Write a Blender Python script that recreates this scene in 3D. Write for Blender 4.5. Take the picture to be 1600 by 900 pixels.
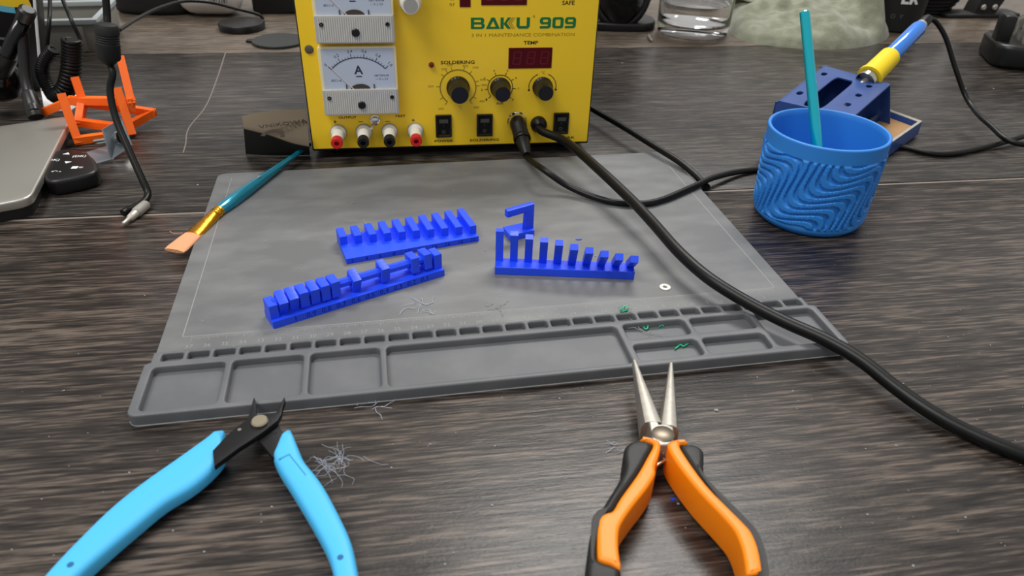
import bpy, bmesh, math, random
from mathutils import Vector, Matrix
from mathutils.geometry import delaunay_2d_cdt

for o in list(bpy.data.objects):
    bpy.data.objects.remove(o)
SC = bpy.context.scene
COL = SC.collection
random.seed(7)
pi, sin, cos, R = math.pi, math.sin, math.cos, math.radians

# ------------------------------------------------------------------ camera
FPX, PITCH, ROLL, CAMH = 1158.68, 0.5796, 0.0313, 0.27408      # phone lens, hand held above the bench
FW = Vector((0, cos(PITCH), -sin(PITCH)))
R0 = Vector((1, 0, 0)); U0 = R0.cross(FW)
RT = R0 * cos(ROLL) + U0 * sin(ROLL)
UP = U0 * cos(ROLL) - R0 * sin(ROLL)
CAMP = Vector((0, 0, CAMH))
cam = bpy.data.cameras.new('camera')
cam_o = bpy.data.objects.new('camera', cam); COL.objects.link(cam_o)
M = Matrix((RT, UP, -FW)).transposed().to_4x4(); M.translation = CAMP
cam_o.matrix_world = M
cam.sensor_width = 36; cam.lens = FPX * 36 / 1600
cam.clip_start = .01
cam.dof.use_dof = True; cam.dof.focus_distance = .54; cam.dof.aperture_fstop = 13
SC.camera = cam_o

# ------------------------------------------------------------------ light
world = bpy.data.worlds.new('room_light'); SC.world = world; world.use_nodes = True
world.node_tree.nodes['Background'].inputs[0].default_value = (1, .985, .96, 1)
world.node_tree.nodes['Background'].inputs[1].default_value = .50
def ceiling_lamp(name, loc, sx, sy, power, colr, aim=None):
    l = bpy.data.lights.new(name, 'AREA'); l.shape = 'RECTANGLE'; l.size = sx; l.size_y = sy
    l.energy = power; l.color = colr
    o = bpy.data.objects.new(name, l); COL.objects.link(o); o.location = loc
    if aim: o.rotation_euler = (Vector(aim) - Vector(loc)).to_track_quat('-Z', 'Y').to_euler()
    return o
ceiling_lamp('ceiling_light_rear', (.45, 1.9, 2.0), 1.2, .5, 50, (1, .985, .95))
ceiling_lamp('ceiling_light_front', (-.9, -.2, 2.1), 1.2, .5, 36, (1, .99, .97))
SC.view_settings.view_transform = 'Standard'
SC.view_settings.look = 'None'
SC.view_settings.exposure = 0.0
SC.view_settings.gamma = 1.0
SC.view_settings.use_curve_mapping = False

# ------------------------------------------------------------------ placing helpers
def ray(x, y): return RT * ((x - 800) / FPX) + UP * ((450 - y) / FPX) + FW
def at(x, y, z=0.0):                       # a point of the bench (or of a level z above it)
    d = ray(x, y); return CAMP + d * ((z - CAMH) / d.z)
def deep(x, y, Y):                         # a point at the distance Y from the viewer
    d = ray(x, y); return CAMP + d * (Y / d.y)
def lin(c):
    c = c / 255; return c / 12.92 if c <= .04045 else ((c + .055) / 1.055) ** 2.4
def rgb(r, g, b): return (lin(r), lin(g), lin(b), 1)

# ------------------------------------------------------------------ materials
MATS = {}
def mat(name, colr, rough=.5, metal=0, spec=.5, trans=0, ior=1.45, coat=0, noise=None, bump=None, sheen=0):
    """plain surface; noise=(scale, colour2, lo, hi, stretch), bump=(scale, strength, stretch)"""
    if name in MATS: return MATS[name]
    m = bpy.data.materials.new(name); m.use_nodes = True; nt = m.node_tree; b = nt.nodes['Principled BSDF']
    b.inputs['Base Color'].default_value = colr; b.inputs['Roughness'].default_value = rough
    b.inputs['Metallic'].default_value = metal; b.inputs['Specular IOR Level'].default_value = spec
    b.inputs['Transmission Weight'].default_value = trans; b.inputs['IOR'].default_value = ior
    b.inputs['Coat Weight'].default_value = coat; b.inputs['Sheen Weight'].default_value = sheen
    tc = nt.nodes.new('ShaderNodeTexCoord')
    def ns(scale, stretch, detail=5):
        mp = nt.nodes.new('ShaderNodeMapping'); mp.inputs['Scale'].default_value = stretch
        n = nt.nodes.new('ShaderNodeTexNoise'); n.inputs['Scale'].default_value = scale; n.inputs['Detail'].default_value = detail
        nt.links.new(tc.outputs['Object'], mp.inputs[0]); nt.links.new(mp.outputs[0], n.inputs[0]); return n
    if noise:
        sc, c2, lo, hi, stt = noise
        n = ns(sc, stt); cr = nt.nodes.new('ShaderNodeValToRGB')
        cr.color_ramp.elements[0].position = lo; cr.color_ramp.elements[0].color = colr
        cr.color_ramp.elements[1].position = hi; cr.color_ramp.elements[1].color = c2
        nt.links.new(n.outputs['Fac'], cr.inputs[0]); nt.links.new(cr.outputs[0], b.inputs['Base Color'])
    if bump:
        sc, stg, stt = bump
        n = ns(sc, stt); bp = nt.nodes.new('ShaderNodeBump'); bp.inputs['Strength'].default_value = stg; bp.inputs['Distance'].default_value = .0006
        nt.links.new(n.outputs['Fac'], bp.inputs['Height']); nt.links.new(bp.outputs[0], b.inputs['Normal'])
    MATS[name] = m; return m
ONE = (1, 1, 1)

def wood(name, dark, mid, light, seed):
    m = bpy.data.materials.new(name); m.use_nodes = True; nt = m.node_tree; b = nt.nodes['Principled BSDF']
    N = nt.nodes.new; L = nt.links.new
    tc = N('ShaderNodeTexCoord')
    def noise(sx, sy, scale, detail, off=0):
        mp = N('ShaderNodeMapping'); mp.inputs['Scale'].default_value = (sx, sy, 1); mp.inputs['Location'].default_value = (seed + off, seed * 2 + off, 0)
        n = N('ShaderNodeTexNoise'); n.inputs['Scale'].default_value = scale; n.inputs['Detail'].default_value = detail; n.inputs['Roughness'].default_value = .62
        n.inputs['Distortion'].default_value = .25
        L(tc.outputs['Object'], mp.inputs[0]); L(mp.outputs[0], n.inputs[0]); return n
    fine = noise(34, 520, 1, 4); mid_n = noise(13, 190, 1, 5, 3); big = noise(3, 22, 1, 4, 9)
    def mth(op, a, c):
        k = N('ShaderNodeMath'); k.operation = op
        for i, v in enumerate((a, c)):
            if isinstance(v, (int, float)): k.inputs[i].default_value = v
            else: L(v, k.inputs[i])
        return k.outputs[0]
    s = mth('ADD', mth('MULTIPLY', fine.outputs['Fac'], .50), mth('ADD', mth('MULTIPLY', mid_n.outputs['Fac'], .36), mth('MULTIPLY', big.outputs['Fac'], .14)))
    cr = N('ShaderNodeValToRGB'); e = cr.color_ramp.elements
    e[0].position = .41; e[0].color = dark; e[1].position = .60; e[1].color = light
    k = e.new(.50); k.color = mid
    L(s, cr.inputs[0]); L(cr.outputs[0], b.inputs['Base Color'])
    sp = noise(420, 900, 1, 2, 5)
    bp = N('ShaderNodeBump'); bp.inputs['Strength'].default_value = .5; bp.inputs['Distance'].default_value = .0005
    L(mth('ADD', mth('MULTIPLY', s, 1.2), mth('MULTIPLY', sp.outputs['Fac'], .30)), bp.inputs['Height']); L(bp.outputs[0], b.inputs['Normal'])
    b.inputs['Roughness'].default_value = .31; b.inputs['Specular IOR Level'].default_value = .40
    return m

W_FRONT = wood('dark_oak_laminate', rgb(24, 20, 19), rgb(52, 46, 42), rgb(104, 92, 83), 2.3)
W_MID = wood('dark_oak_laminate_middle', rgb(22, 19, 18), rgb(46, 42, 39), rgb(92, 84, 76), 11.7)
W_BACK = wood('brown_oak_laminate', rgb(58, 50, 42), rgb(88, 78, 68), rgb(126, 113, 99), 23.1)
BLUE = mat('blue_print', rgb(36, 80, 246), .38, bump=(900, .25, (.2, .2, 6)))
MATG = mat('grey_silicone', rgb(102, 103, 104), .50, noise=(22, rgb(121, 122, 122), .42, .72, (1, 2.2, 1)), bump=(2500, .08, ONE))
MATG2 = mat('grey_silicone_tray', rgb(95, 97, 100), .48, noise=(30, rgb(109, 110, 113), .45, .75, ONE), bump=(2500, .06, ONE))
PRINT_G = mat('pale_grey_print', rgb(150, 151, 152), .6)
YEL = mat('yellow_enamel', rgb(252, 210, 40), .36, coat=.1)
BLK = mat('black_plastic', rgb(18, 18, 18), .38)
BLKG = mat('black_gloss', rgb(10, 10, 11), .16)
BLKM = mat('black_matt', rgb(22, 22, 22), .65)
RUB = mat('black_rubber', rgb(13, 13, 13), .40, spec=.32)
INK = mat('black_ink', rgb(34, 28, 10), .5)
GRN = mat('green_ink', rgb(8, 112, 58), .5)
OLV = mat('olive_ink', rgb(150, 128, 16), .5)
CREAM = mat('cream_plastic', rgb(238, 226, 170), .3)
CLEAR_LIT = mat('clear_plastic_lit', rgb(214, 214, 206), .22, coat=.4)
DIAL = mat('dial_card', rgb(190, 200, 216), .35)
DIALINK = mat('dial_ink', rgb(46, 58, 74), .5)
WHT = mat('ivory_plastic', rgb(228, 226, 216), .42)
GREYP = mat('grey_plastic', rgb(160, 158, 152), .45)
CHROME = mat('chrome', rgb(205, 203, 198), .18, metal=1)
STEEL = mat('brushed_steel', rgb(172, 167, 158), .46, metal=.85, noise=(300, rgb(190, 185, 175), .3, .8, (1, 1, 1)))
DSTEEL = mat('dark_steel', rgb(52, 52, 54), .36, metal=.75)
REDP = mat('red_plastic', rgb(206, 34, 38), .35)
REDD = mat('dark_red_window', rgb(78, 6, 12), .35, spec=.25)
REDS = mat('red_segment', rgb(98, 14, 20), .3)
LEDM = mat('red_led', rgb(110, 18, 16), .1)
AMB = mat('grey_switch_lens', rgb(96, 98, 92), .25)
ORG = mat('orange_print', rgb(255, 108, 18), .5, bump=(900, .2, (.3, .3, 5)))
ORGR = mat('orange_rubber', rgb(252, 140, 12), .42)
CYAN = mat('light_blue_rubber', rgb(76, 186, 240), .5)
CUPB = mat('blue_cup_print', rgb(46, 132, 218), .48, bump=(1500, .15, (.1, .1, 3)))
TEAL = mat('teal_lacquer', rgb(6, 132, 160), .2, metal=.35, coat=.5)
TEAL2 = mat('turquoise_foil', rgb(0, 186, 204), .18, metal=.45, coat=.6)
GOLD = mat('brass_ferrule', rgb(212, 152, 44), .28, metal=1, bump=(260, .6, ONE))
BRIS = mat('peach_bristle', rgb(226, 160, 116), .7, bump=(900, .8, (1, .05, 1)))
NAVY = mat('navy_enamel', rgb(46, 76, 140), .36)
IRONB = mat('blue_handle', rgb(46, 124, 220), .2, coat=.5)
IRONY = mat('yellow_foam', rgb(240, 208, 20), .6)
SILV = mat('satin_aluminium', rgb(196, 194, 186), .42, metal=.85, noise=(5, rgb(182, 179, 170), .4, .7, ONE))
GREYM = mat('grey_zinc', rgb(138, 148, 156), .4, metal=.6)
CLOTH = mat('sage_cloth', rgb(112, 115, 96), .95, noise=(60, rgb(136, 138, 119), .4, .65, ONE), bump=(700, 1, ONE), sheen=.3)
GLASS = mat('clear_glass', (1, 1, 1, 1), .0, trans=1, ior=1.5)
WATER = mat('water', (1, 1, 1, 1), .0, trans=1, ior=1.33)
SANDB = mat('sandpaper_grit', rgb(30, 31, 29), .85, bump=(2500, 1, ONE))
SANDK = mat('sandpaper_back', rgb(98, 86, 68), .75)
SANDI = mat('sandpaper_ink', rgb(58, 48, 38), .8)
WHITE = mat('white_plastic', rgb(232, 226, 220), .35)
PAPER = mat('white_paper', rgb(224, 224, 226), .7)
FIBR = mat('pale_fibre', rgb(178, 186, 200), .5)
GRNP = mat('green_scrap', rgb(40, 178, 130), .45)
BROWN = mat('brown_leather', rgb(96, 52, 26), .5)
SPONGE = mat('tan_sponge', rgb(170, 132, 92), .9, bump=(300, 1, ONE))
BOXB = mat('black_card', rgb(17, 17, 17), .4)
YINK = mat('yellow_card_ink', rgb(222, 186, 24), .5)
BINK = mat('sky_card_ink', rgb(86, 164, 190), .5)
OINK = mat('orange_card_ink', rgb(232, 96, 34), .5)
GINK = mat('grey_card_ink', rgb(86, 86, 86), .6)
BAND = mat('pale_edge_band', rgb(132, 121, 112), .5)
FLOORM = mat('grey_carpet', rgb(88, 86, 84), .9, noise=(40, rgb(70, 69, 68), .4, .6, ONE))

# ------------------------------------------------------------------ mesh helpers
def finish(me, angle=35):
    for p in me.polygons: p.use_smooth = True
    me.set_sharp_from_angle(angle=R(angle)); return me
def from_bm(bm, angle=35):
    bmesh.ops.recalc_face_normals(bm, faces=bm.faces)
    me = bpy.data.meshes.new('m'); bm.to_mesh(me); bm.free(); return finish(me, angle)
def join(*meshes):
    bm = bmesh.new()
    for m in meshes: bm.from_mesh(m)
    me = bpy.data.meshes.new('m'); bm.to_mesh(me); bm.free(); return finish(me)
def moved(me, mtx): me.transform(mtx); return me
def T(x, y, z): return Matrix.Translation((x, y, z))
def RX(a): return Matrix.Rotation(a, 4, 'X')
def RY(a): return Matrix.Rotation(a, 4, 'Y')
def RZ(a): return Matrix.Rotation(a, 4, 'Z')
def box(x0, y0, z0, x1, y1, z1, bev=0, seg=2):
    bm = bmesh.new(); bmesh.ops.create_cube(bm, size=1)
    for v in bm.verts: v.co = Vector(((x0 + x1) / 2 + v.co.x * (x1 - x0), (y0 + y1) / 2 + v.co.y * (y1 - y0), (z0 + z1) / 2 + v.co.z * (z1 - z0)))
    if bev: bmesh.ops.bevel(bm, geom=list(bm.edges), offset=bev, segments=seg, affect='EDGES', profile=.5)
    return from_bm(bm)
def smooth_closed(p, n=4):
    out = []; k = len(p); p = [Vector(q) for q in p]
    for i in range(k):
        a, b, c, d = p[i - 1], p[i], p[(i + 1) % k], p[(i + 2) % k]
        for j in range(n):
            t = j / n; out.append(.5 * ((2 * b) + (c - a) * t + (2 * a - 5 * b + 4 * c - d) * t * t + (3 * b - a - 3 * c + d) * t ** 3))
    return out
def smooth_open(p, n=8):
    p = [Vector(q) for q in p]; k = len(p); out = []
    for i in range(k - 1):
        a = p[i - 1] if i else p[0] * 2 - p[1]; b = p[i]; c = p[i + 1]; d = p[i + 2] if i + 2 < k else p[-1] * 2 - p[-2]
        for j in range(n):
            t = j / n; out.append(.5 * ((2 * b) + (c - a) * t + (2 * a - 5 * b + 4 * c - d) * t * t + (3 * b - a - 3 * c + d) * t ** 3))
    out.append(p[-1]); return out
def rrect(x0, y0, x1, y1, r, n=4):
    out = []
    for cx, cy, a0 in ((x1 - r, y1 - r, 0), (x0 + r, y1 - r, 90), (x0 + r, y0 + r, 180), (x1 - r, y0 + r, 270)):
        for i in range(n + 1):
            a = R(a0 + 90 * i / n); out.append((cx + r * cos(a), cy + r * sin(a)))
    return out
def circ(cx, cy, r, n=24): return [(cx + r * cos(2 * pi * i / n), cy + r * sin(2 * pi * i / n)) for i in range(n)]
def curve_mesh(cu):
    o = bpy.data.objects.new('tmp', cu); me = bpy.data.meshes.new_from_object(o)
    bpy.data.objects.remove(o); bpy.data.curves.remove(cu); return me
def plate2d(loops, z0, z1, bev=0, bres=2, angle=35):
    """solid plate from nested loops (even-odd), top rims rounded by bev"""
    K = 1000.0
    def inside(x, y, lp):
        c = False; n = len(lp); j = n - 1
        for i in range(n):
            xi, yi = lp[i]; xj, yj = lp[j]
            if (yi > y) != (yj > y) and x < (xj - xi) * (y - yi) / (yj - yi) + xi: c = not c
            j = i
        return c
    loops = [[(p[0] * K, p[1] * K) for p in lp] for lp in loops]
    def area(lp): return sum(lp[i - 1][0] * lp[i][1] - lp[i][0] * lp[i - 1][1] for i in range(len(lp))) / 2
    fixed = []
    for i, lp in enumerate(loops):
        depth = sum(inside(lp[0][0], lp[0][1], o) for k, o in enumerate(loops) if k != i)
        if (area(lp) > 0) != (depth % 2 == 0): lp = lp[::-1]        # material on the left of every loop
        fixed.append(lp)
    loops = fixed
    def offset(lp, d):
        out = []; n = len(lp)
        for i in range(n):
            a, b, c = Vector(lp[i - 1]), Vector(lp[i]), Vector(lp[(i + 1) % n]); u = (b - a).normalized(); w = (c - b).normalized()
            m = Vector((-u.y - w.y, u.x + w.x)); m = m / max(m.length, 1e-6); k = max(m.dot(Vector((-u.y, u.x))), .4); q = b + m * (d / k); out.append((q.x, q.y))
        return out
    bm = bmesh.new(); levels = [(0, z0 * K)]
    if bev:
        for k in range(bres + 2):
            t = R(90 * k / (bres + 1)); levels.append((bev * K * (1 - cos(t)), z1 * K - bev * K * (1 - sin(t))))
    else: levels.append((0, z1 * K))
    tops = []
    for lp in loops:
        rings = [[bm.verts.new((x, y, z)) for x, y in offset(lp, d)] for d, z in levels]; n = len(lp)
        for r1, r2 in zip(rings, rings[1:]):
            for i in range(n): bm.faces.new((r1[i], r1[(i + 1) % n], r2[(i + 1) % n], r2[i]))
        tops.append((rings[0], rings[-1]))
    for idx in (0, 1):
        vs = []; es = []; lps = []
        for t in tops:
            b0 = len(vs); ring = t[idx]; vs += ring; es += [(b0 + i, b0 + (i + 1) % len(ring)) for i in range(len(ring))]; lps.append([(v.co.x, v.co.y) for v in ring])
        co, _, fs, ov, _, _ = delaunay_2d_cdt([Vector((v.co.x, v.co.y)) for v in vs], es, [], 0, 1e-5)
        z = vs[0].co.z; mp = {}
        for k, src in enumerate(ov): mp[k] = vs[src[0]] if src else bm.verts.new((co[k].x, co[k].y, z))
        for f in fs:
            cx = sum(co[k].x for k in f) / len(f); cy = sum(co[k].y for k in f) / len(f)
            if sum(inside(cx, cy, lp) for lp in lps) % 2:
                try: bm.faces.new([mp[k] for k in (f if idx else f[::-1])])
                except ValueError: pass
    for v in bm.verts: v.co /= K
    bmesh.ops.recalc_face_normals(bm, faces=bm.faces)
    me = bpy.data.meshes.new('m'); bm.to_mesh(me); bm.free(); return finish(me, angle)
def text_loops(s, size, x, y):
    cu = bpy.data.curves.new('t', 'FONT'); cu.body = s; cu.size = size * 1000; cu.align_x = 'CENTER'; cu.fill_mode = 'NONE'; cu.resolution_u = 2; cu.offset = size * 12
    me = curve_mesh(cu); nb = {}
    for e in me.edges:
        a, b = e.vertices; nb.setdefault(a, []).append(b); nb.setdefault(b, []).append(a)
    seen = set(); out = []
    for v in nb:
        if v in seen: continue
        lp = [v]; seen.add(v); cur = v
        while True:
            nx = [k for k in nb[cur] if k not in seen]
            if not nx: break
            cur = nx[0]; seen.add(cur); lp.append(cur)
        if len(lp) > 2: out.append([(me.vertices[k].co.x / 1000 + x, me.vertices[k].co.y / 1000 + y) for k in lp])
    return out
def prism(outline, z0, z1, bev=0, holes=(), bres=2, angle=35):
    if len(holes) > 1: return plate2d([outline] + list(holes), z0, z1, bev, bres, angle)
    cu = bpy.data.curves.new('c', 'CURVE'); cu.dimensions = '2D'; cu.fill_mode = 'BOTH'
    for loop in [outline] + list(holes):
        s = cu.splines.new('POLY'); s.points.add(len(loop) - 1)
        for pt, q in zip(s.points, loop): pt.co = (q[0] * 1000, q[1] * 1000, 0, 1)
        s.use_cyclic_u = True
    cu.extrude = max((z1 - z0) / 2 - bev, 0) * 1000; cu.bevel_depth = bev * 1000; cu.offset = -bev * 1000; cu.bevel_resolution = bres
    me = curve_mesh(cu); me.transform(T(0, 0, (z0 + z1) / 2) @ Matrix.Scale(.001, 4))      # filled at millimetre scale
    bm = bmesh.new(); bm.from_mesh(me); bmesh.ops.remove_doubles(bm, verts=bm.verts, dist=1e-6); bm.to_mesh(me); bm.free()
    return finish(me, angle)
def text(s, size, ext=.0001, align='CENTER', sx=1, offs=0, spacing=1):
    cu = bpy.data.curves.new('t', 'FONT'); cu.body = s; cu.size = size * 1000; cu.extrude = ext * 1000; cu.align_x = align; cu.offset = offs * 1000
    cu.resolution_u = 2; cu.space_character = spacing; cu.fill_mode = 'BOTH'
    me = curve_mesh(cu); me.transform(Matrix.Diagonal((sx * .001, .001, .001, 1)))
    bm = bmesh.new(); bm.from_mesh(me); bmesh.ops.remove_doubles(bm, verts=bm.verts, dist=1e-6); bm.to_mesh(me); bm.free()
    return me
def ring_bridge(bm, rings, closed=False, caps=True):
    vs = [[bm.verts.new(p) for p in r] for r in rings]; n = len(vs[0])
    for a, b in zip(vs, vs[1:] + ([vs[0]] if closed else [])):
        for i in range(n): bm.faces.new((a[i], a[(i + 1) % n], b[(i + 1) % n], b[i]))
    if caps and not closed:
        bm.faces.new(vs[0][::-1]); bm.faces.new(vs[-1])
def loft(rings, angle=40):
    bm = bmesh.new(); ring_bridge(bm, rings); return from_bm(bm, angle)
def tube(path, r, seg=12, n=8, smooth=True):
    pts = smooth_open(path, n) if smooth else [Vector(p) for p in path]
    k = len(pts); rad = r if callable(r) else (lambda t: r)
    tan = [((pts[min(i + 1, k - 1)] - pts[max(i - 1, 0)]).normalized()) for i in range(k)]
    nrm = tan[0].orthogonal().normalized(); rings = []
    for i in range(k):
        nrm = (nrm - tan[i] * nrm.dot(tan[i])).normalized(); bn = tan[i].cross(nrm); rr = rad(i / (k - 1))
        rings.append([pts[i] + (nrm * cos(2 * pi * j / seg) + bn * sin(2 * pi * j / seg)) * rr for j in range(seg)])
    return loft(rings, 60)
def lathe(prof, seg=32, closed=False, angle=40):
    """profile (r, z) turned about z; closed=True for a hollow shell profile"""
    bm = bmesh.new()
    rings = [[(max(r, 1e-5) * cos(2 * pi * j / seg), max(r, 1e-5) * sin(2 * pi * j / seg), z) for j in range(seg)] for r, z in prof]
    ring_bridge(bm, rings, closed); return from_bm(bm, angle)
def along(me, a, b):
    """place a mesh built along +z so that its z axis runs from a towards b"""
    a, b = Vector(a), Vector(b); q = (b - a).to_track_quat('Z', 'Y').to_matrix().to_4x4(); q.translation = a
    me.transform(q); return me

# ------------------------------------------------------------------ object helpers
def put(name, me, m, parent=None, label=None):
    me.name = name; o = bpy.data.objects.new(name, me); COL.objects.link(o)
    me.materials.clear(); me.materials.append(m)
    if parent: o.parent = parent
    if label: o['label'] = label
    return o
def tag(o, label, cat, group=None):
    o['label'] = label; o['category'] = cat
    if group: o['group'] = group
    return o
def thing(name, label, cat, loc=(0, 0, 0), rz=0, group=None):
    o = bpy.data.objects.new(name, None); COL.objects.link(o); o.location = loc; o.rotation_euler = (0, 0, rz); o.empty_display_size = .01
    return tag(o, label, cat, group)
def rel(pts, root): return [Vector(p) - root.location for p in pts]
def flat(pts, root, z):                    # outline seen on level z -> local xy
    return [((at(x, y, z) - root.location).x, (at(x, y, z) - root.location).y) for x, y in pts]

# ================================================================== the setting
floor = put('floor', box(-4, -3, -.80, 4, 5, -.74), FLOORM); floor['kind'] = 'structure'
DA = R(9.25)                               # the benches run at this angle
SEAM = at(0, 343)
def desk(name, label, m, y0, y1, band):
    t = thing(name, label, 'desk', SEAM, DA)
    put('desk_top', box(-1.4, y0, -.025, 2.0, y1 - (.0028 if band else 0), 0, .0008), m, t)
    if band: put('edge_band', box(-1.4, y1 - .0026, -.025, 2.0, y1, -.0001, .0006), BAND, t, 'pale edge strip')
    for x in (-1.3, 1.88): put('side_panel', box(x, y0 + .03, -.74, x + .025, y1 - .03, -.0252), m, t)
    return t
desk('desk', 'dark grain desk top in front, under pliers and mat', W_FRONT, -.85, -.0006, True)
desk('desk', 'dark grain desk top carrying the yellow soldering station', W_MID, .0006, .4385, False)
desk('desk', 'paler brown desk top at the back under glass and discs', W_BACK, .4405, 1.2, False)

# ================================================================== silicone mat
MTH = .1982
MATO = Vector((-.19602, .27943, 0))
mt = thing('repair_mat', 'grey silicone repair mat with moulded front tray compartments', 'mat', MATO, MTH)
Z_T, Z_S, Z_F = .007, .005, .0024
holes = []
def pocket(x0, y0, x1, y1, r): holes.append([(x / 1000, y / 1000) for x, y in rrect(x0, y0, x1, y1, r)])
CELL0, CELLP = 8.4, 14.12
for i in range(28): pocket(CELL0 + i * CELLP, 41.8, CELL0 + i * CELLP + 11.6, 48.4, 1.4)
for a, b in ((5.6, 44.4), (48.2, 87), (90.8, 129.8), (133.6, 272.8)): pocket(a, .9, b, 36.6, 3)
for a, b in ((277.2, 317), (320.6, 360.4)):
    pocket(a, 2, b, 17.2, 3); pocket(a, 22.6, b, 37.8, 3)
pocket(364.2, 3, 404, 37.8, 3)
outer = rrect(.3, -2.8, 408.6, 41, 6)
tray_out = [(408.6, 40)] + [(404.6, 41.5), (404.6, 50.5), (3.4, 50.5), (3.4, 41.5), (.3, 40)]
low = [(x, y) for x, y in rrect(.3, -2.8, 408.6, 60, 5, 5) if y < 20]
tray = [(x / 1000, y / 1000) for x, y in tray_out + low]
put('tray_frame', prism(tray, .0004, Z_T, .0011, holes, 3), MATG2, mt, 'raised tray with square pockets')
put('pocket_floor', prism([(x / 1000, y / 1000) for x, y in rrect(1.6, -1.5, 407.4, 40, 4)], .0003, Z_F), MATG2, mt)
put('sheet', prism([(x / 1000, y / 1000) for x, y in rrect(3.6, 40.5, 404.4, 299.6, 5)], 0, Z_F), MATG, mt)
put('work_surface', prism([(x / 1000, y / 1000) for x, y in [(404.4, 49.5)] + [q for q in rrect(3.6, 20, 404.4, 299.6, 7, 5) if q[1] > 150] + [(3.6, 49.5)]], .002, Z_S, .0008), MATG, mt)
put('base_film', prism([(x / 1000, y / 1000) for x, y in rrect(-.1, -3.3, 409, 38.5, 6)], 0, .0003), PRINT_G, mt, 'thin pale bottom edge')
bm = bmesh.new()
def strip(bm, x0, y0, x1, y1, z):
    v = [bm.verts.new(p) for p in ((x0, y0, z), (x1, y0, z), (x1, y1, z), (x0, y1, z))]; bm.faces.new(v)
def solid_strips(rects, z, h):
    ms = bmesh.new()
    for x0, y0, x1, y1 in rects:
        vs = [ms.verts.new(p) for p in ((x0, y0, z), (x1, y0, z), (x1, y1, z), (x0, y1, z), (x0, y0, z + h), (x1, y0, z + h), (x1, y1, z + h), (x0, y1, z + h))]
        for f in ((4, 5, 6, 7), (0, 1, 5, 4), (1, 2, 6, 5), (2, 3, 7, 6), (3, 0, 4, 7), (3, 2, 1, 0)): ms.faces.new([vs[k] for k in f])
    return from_bm(ms)
PRN2 = mat('faint_grey_print', rgb(140, 141, 141), .6)
o = put('ruler_ticks', solid_strips([(.391 - k * .001 - .00012, .0655 - (.0045 if k % 10 == 0 else .0035 if k % 5 == 0 else .0024), .391 - k * .001 + .00012, .0655) for k in range(0, 371)], Z_S - .0001, .00014), PRN2, mt)
o['kind'] = 'stuff'
nums = [moved(text(str(k), .0046, .00004, offs=-.00002), T(.391 - k * .01, .0542, Z_S + .00003)) for k in range(1, 38)]
put('ruler_numbers', join(*nums), PRN2, mt)
put('border_line', solid_strips([(.0155, .066, .0161, .289), (.3935, .066, .3941, .289), (.0155, .0657, .3941, .0662)], Z_S - .0001, .00013), PRN2, mt)

# ================================================================== soldering station
ST = Vector((-.1813, .6200, 0)); STA = .15345
st = thing('soldering_station', 'yellow front soldering station with two dial meters and red displays', 'soldering station', ST, STA)
PZ = .010; SW, SHT = .2501, .178
mm = .001
def P(u, v, o=0): return (u * mm, -o * mm, PZ + v * mm)
put('case', box(-.0012, .0012, .0075, SW + .0014, .215, SHT + PZ + .002, .0012), BLK, st)
put('front_panel', moved(prism(rrect(0, 0, SW, SHT, .0008), -.0012, 0, .0002), T(0, 0, PZ) @ RX(pi / 2) @ T(0, 0, 0)), YEL, st)
for x in (.02, .23):
    for y in (.02, .19): put('foot', moved(lathe([(.008, 0), (.009, .003), (.009, .0078)], 16), T(x, y, 0)), RUB, st)
def panel(me, u, v, o=0): return moved(me, T(*P(u, v, o)) @ RX(pi / 2))     # xy of the mesh -> face of the panel, z -> out of it
def write(s, u, v, h, w, m, parent=None, o=0.05, offs=0, name='lettering', align='CENTER'):
    me = text(s, 1, .0, 'LEFT', offs=0)
    xs = [q.co.x for q in me.vertices]; ys = [q.co.y for q in me.vertices]
    x0, x1, y0, y1 = min(xs), max(xs), min(ys), max(ys)
    bpy.data.meshes.remove(me)
    me = text(s, 1, .00005 / max(h * mm, 1e-4) * (y1 - y0), 'LEFT', offs=offs)
    sx = w * mm / (x1 - x0); sy = h * mm / (y1 - y0)
    me.transform(Matrix.Diagonal((sx, sy, sy, 1)) @ T(-(x0 + x1) / 2, -(y0 + y1) / 2, 0))
    return put(name, panel(me, u, v, o), m, parent or st)
# big maker's name as blocky strokes
def strokes(rects, polys=()):
    ms = [prism([(a * mm, b * mm), (c * mm, b * mm), (c * mm, d * mm), (a * mm, d * mm)], 0, .0002) for a, b, c, d in rects]
    ms += [prism([(x * mm, y * mm) for x, y in p], 0, .0002) for p in polys]
    return join(*ms)
t_ = 2.2; hh = 9.2
def glyph(name, u, ms, m=GRN): put(name, panel(ms, u, 103.5, .0), m, st)
def frame_glyph(w, r=2.0, inner=1.0): return prism([(x * mm, y * mm) for x, y in rrect(0, 0, w, hh, r)], 0, .0002, 0, [[(x * mm, y * mm) for x, y in rrect(2.6, 1.9, w - 2.6, hh - 1.9, inner)]])
glyph('lettering', 141.5, prism([(x * mm, y * mm) for x, y in ((0, 0), (10, 0), (11.6, 1.4), (11.6, 3.6), (10.4, 4.7), (11.2, 5.6), (11.2, 7.8), (9.8, hh), (0, hh))], 0, .0002, 0,
      [[(x * mm, y * mm) for x, y in rrect(2.6, 1.7, 9, 3.7, .6)], [(x * mm, y * mm) for x, y in rrect(2.6, 5.5, 8.6, 7.5, .6)]]))
glyph('lettering', 154.2, prism([(x * mm, y * mm) for x, y in ((0, 0), (12, 0), (7.4, hh), (4.6, hh))], 0, .0002, 0, [[(x * mm, y * mm) for x, y in ((3.4, 1.7), (8.4, 1.7), (6, 6.6))]]))
glyph('lettering', 166.6, strokes([(0, 0, 2.6, hh)], [((2.6, 4.0), (6.2, hh), (9.0, hh), (5.2, 4.7), (9.0, 0), (6.0, 0), (2.6, 4.4))]))
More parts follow.
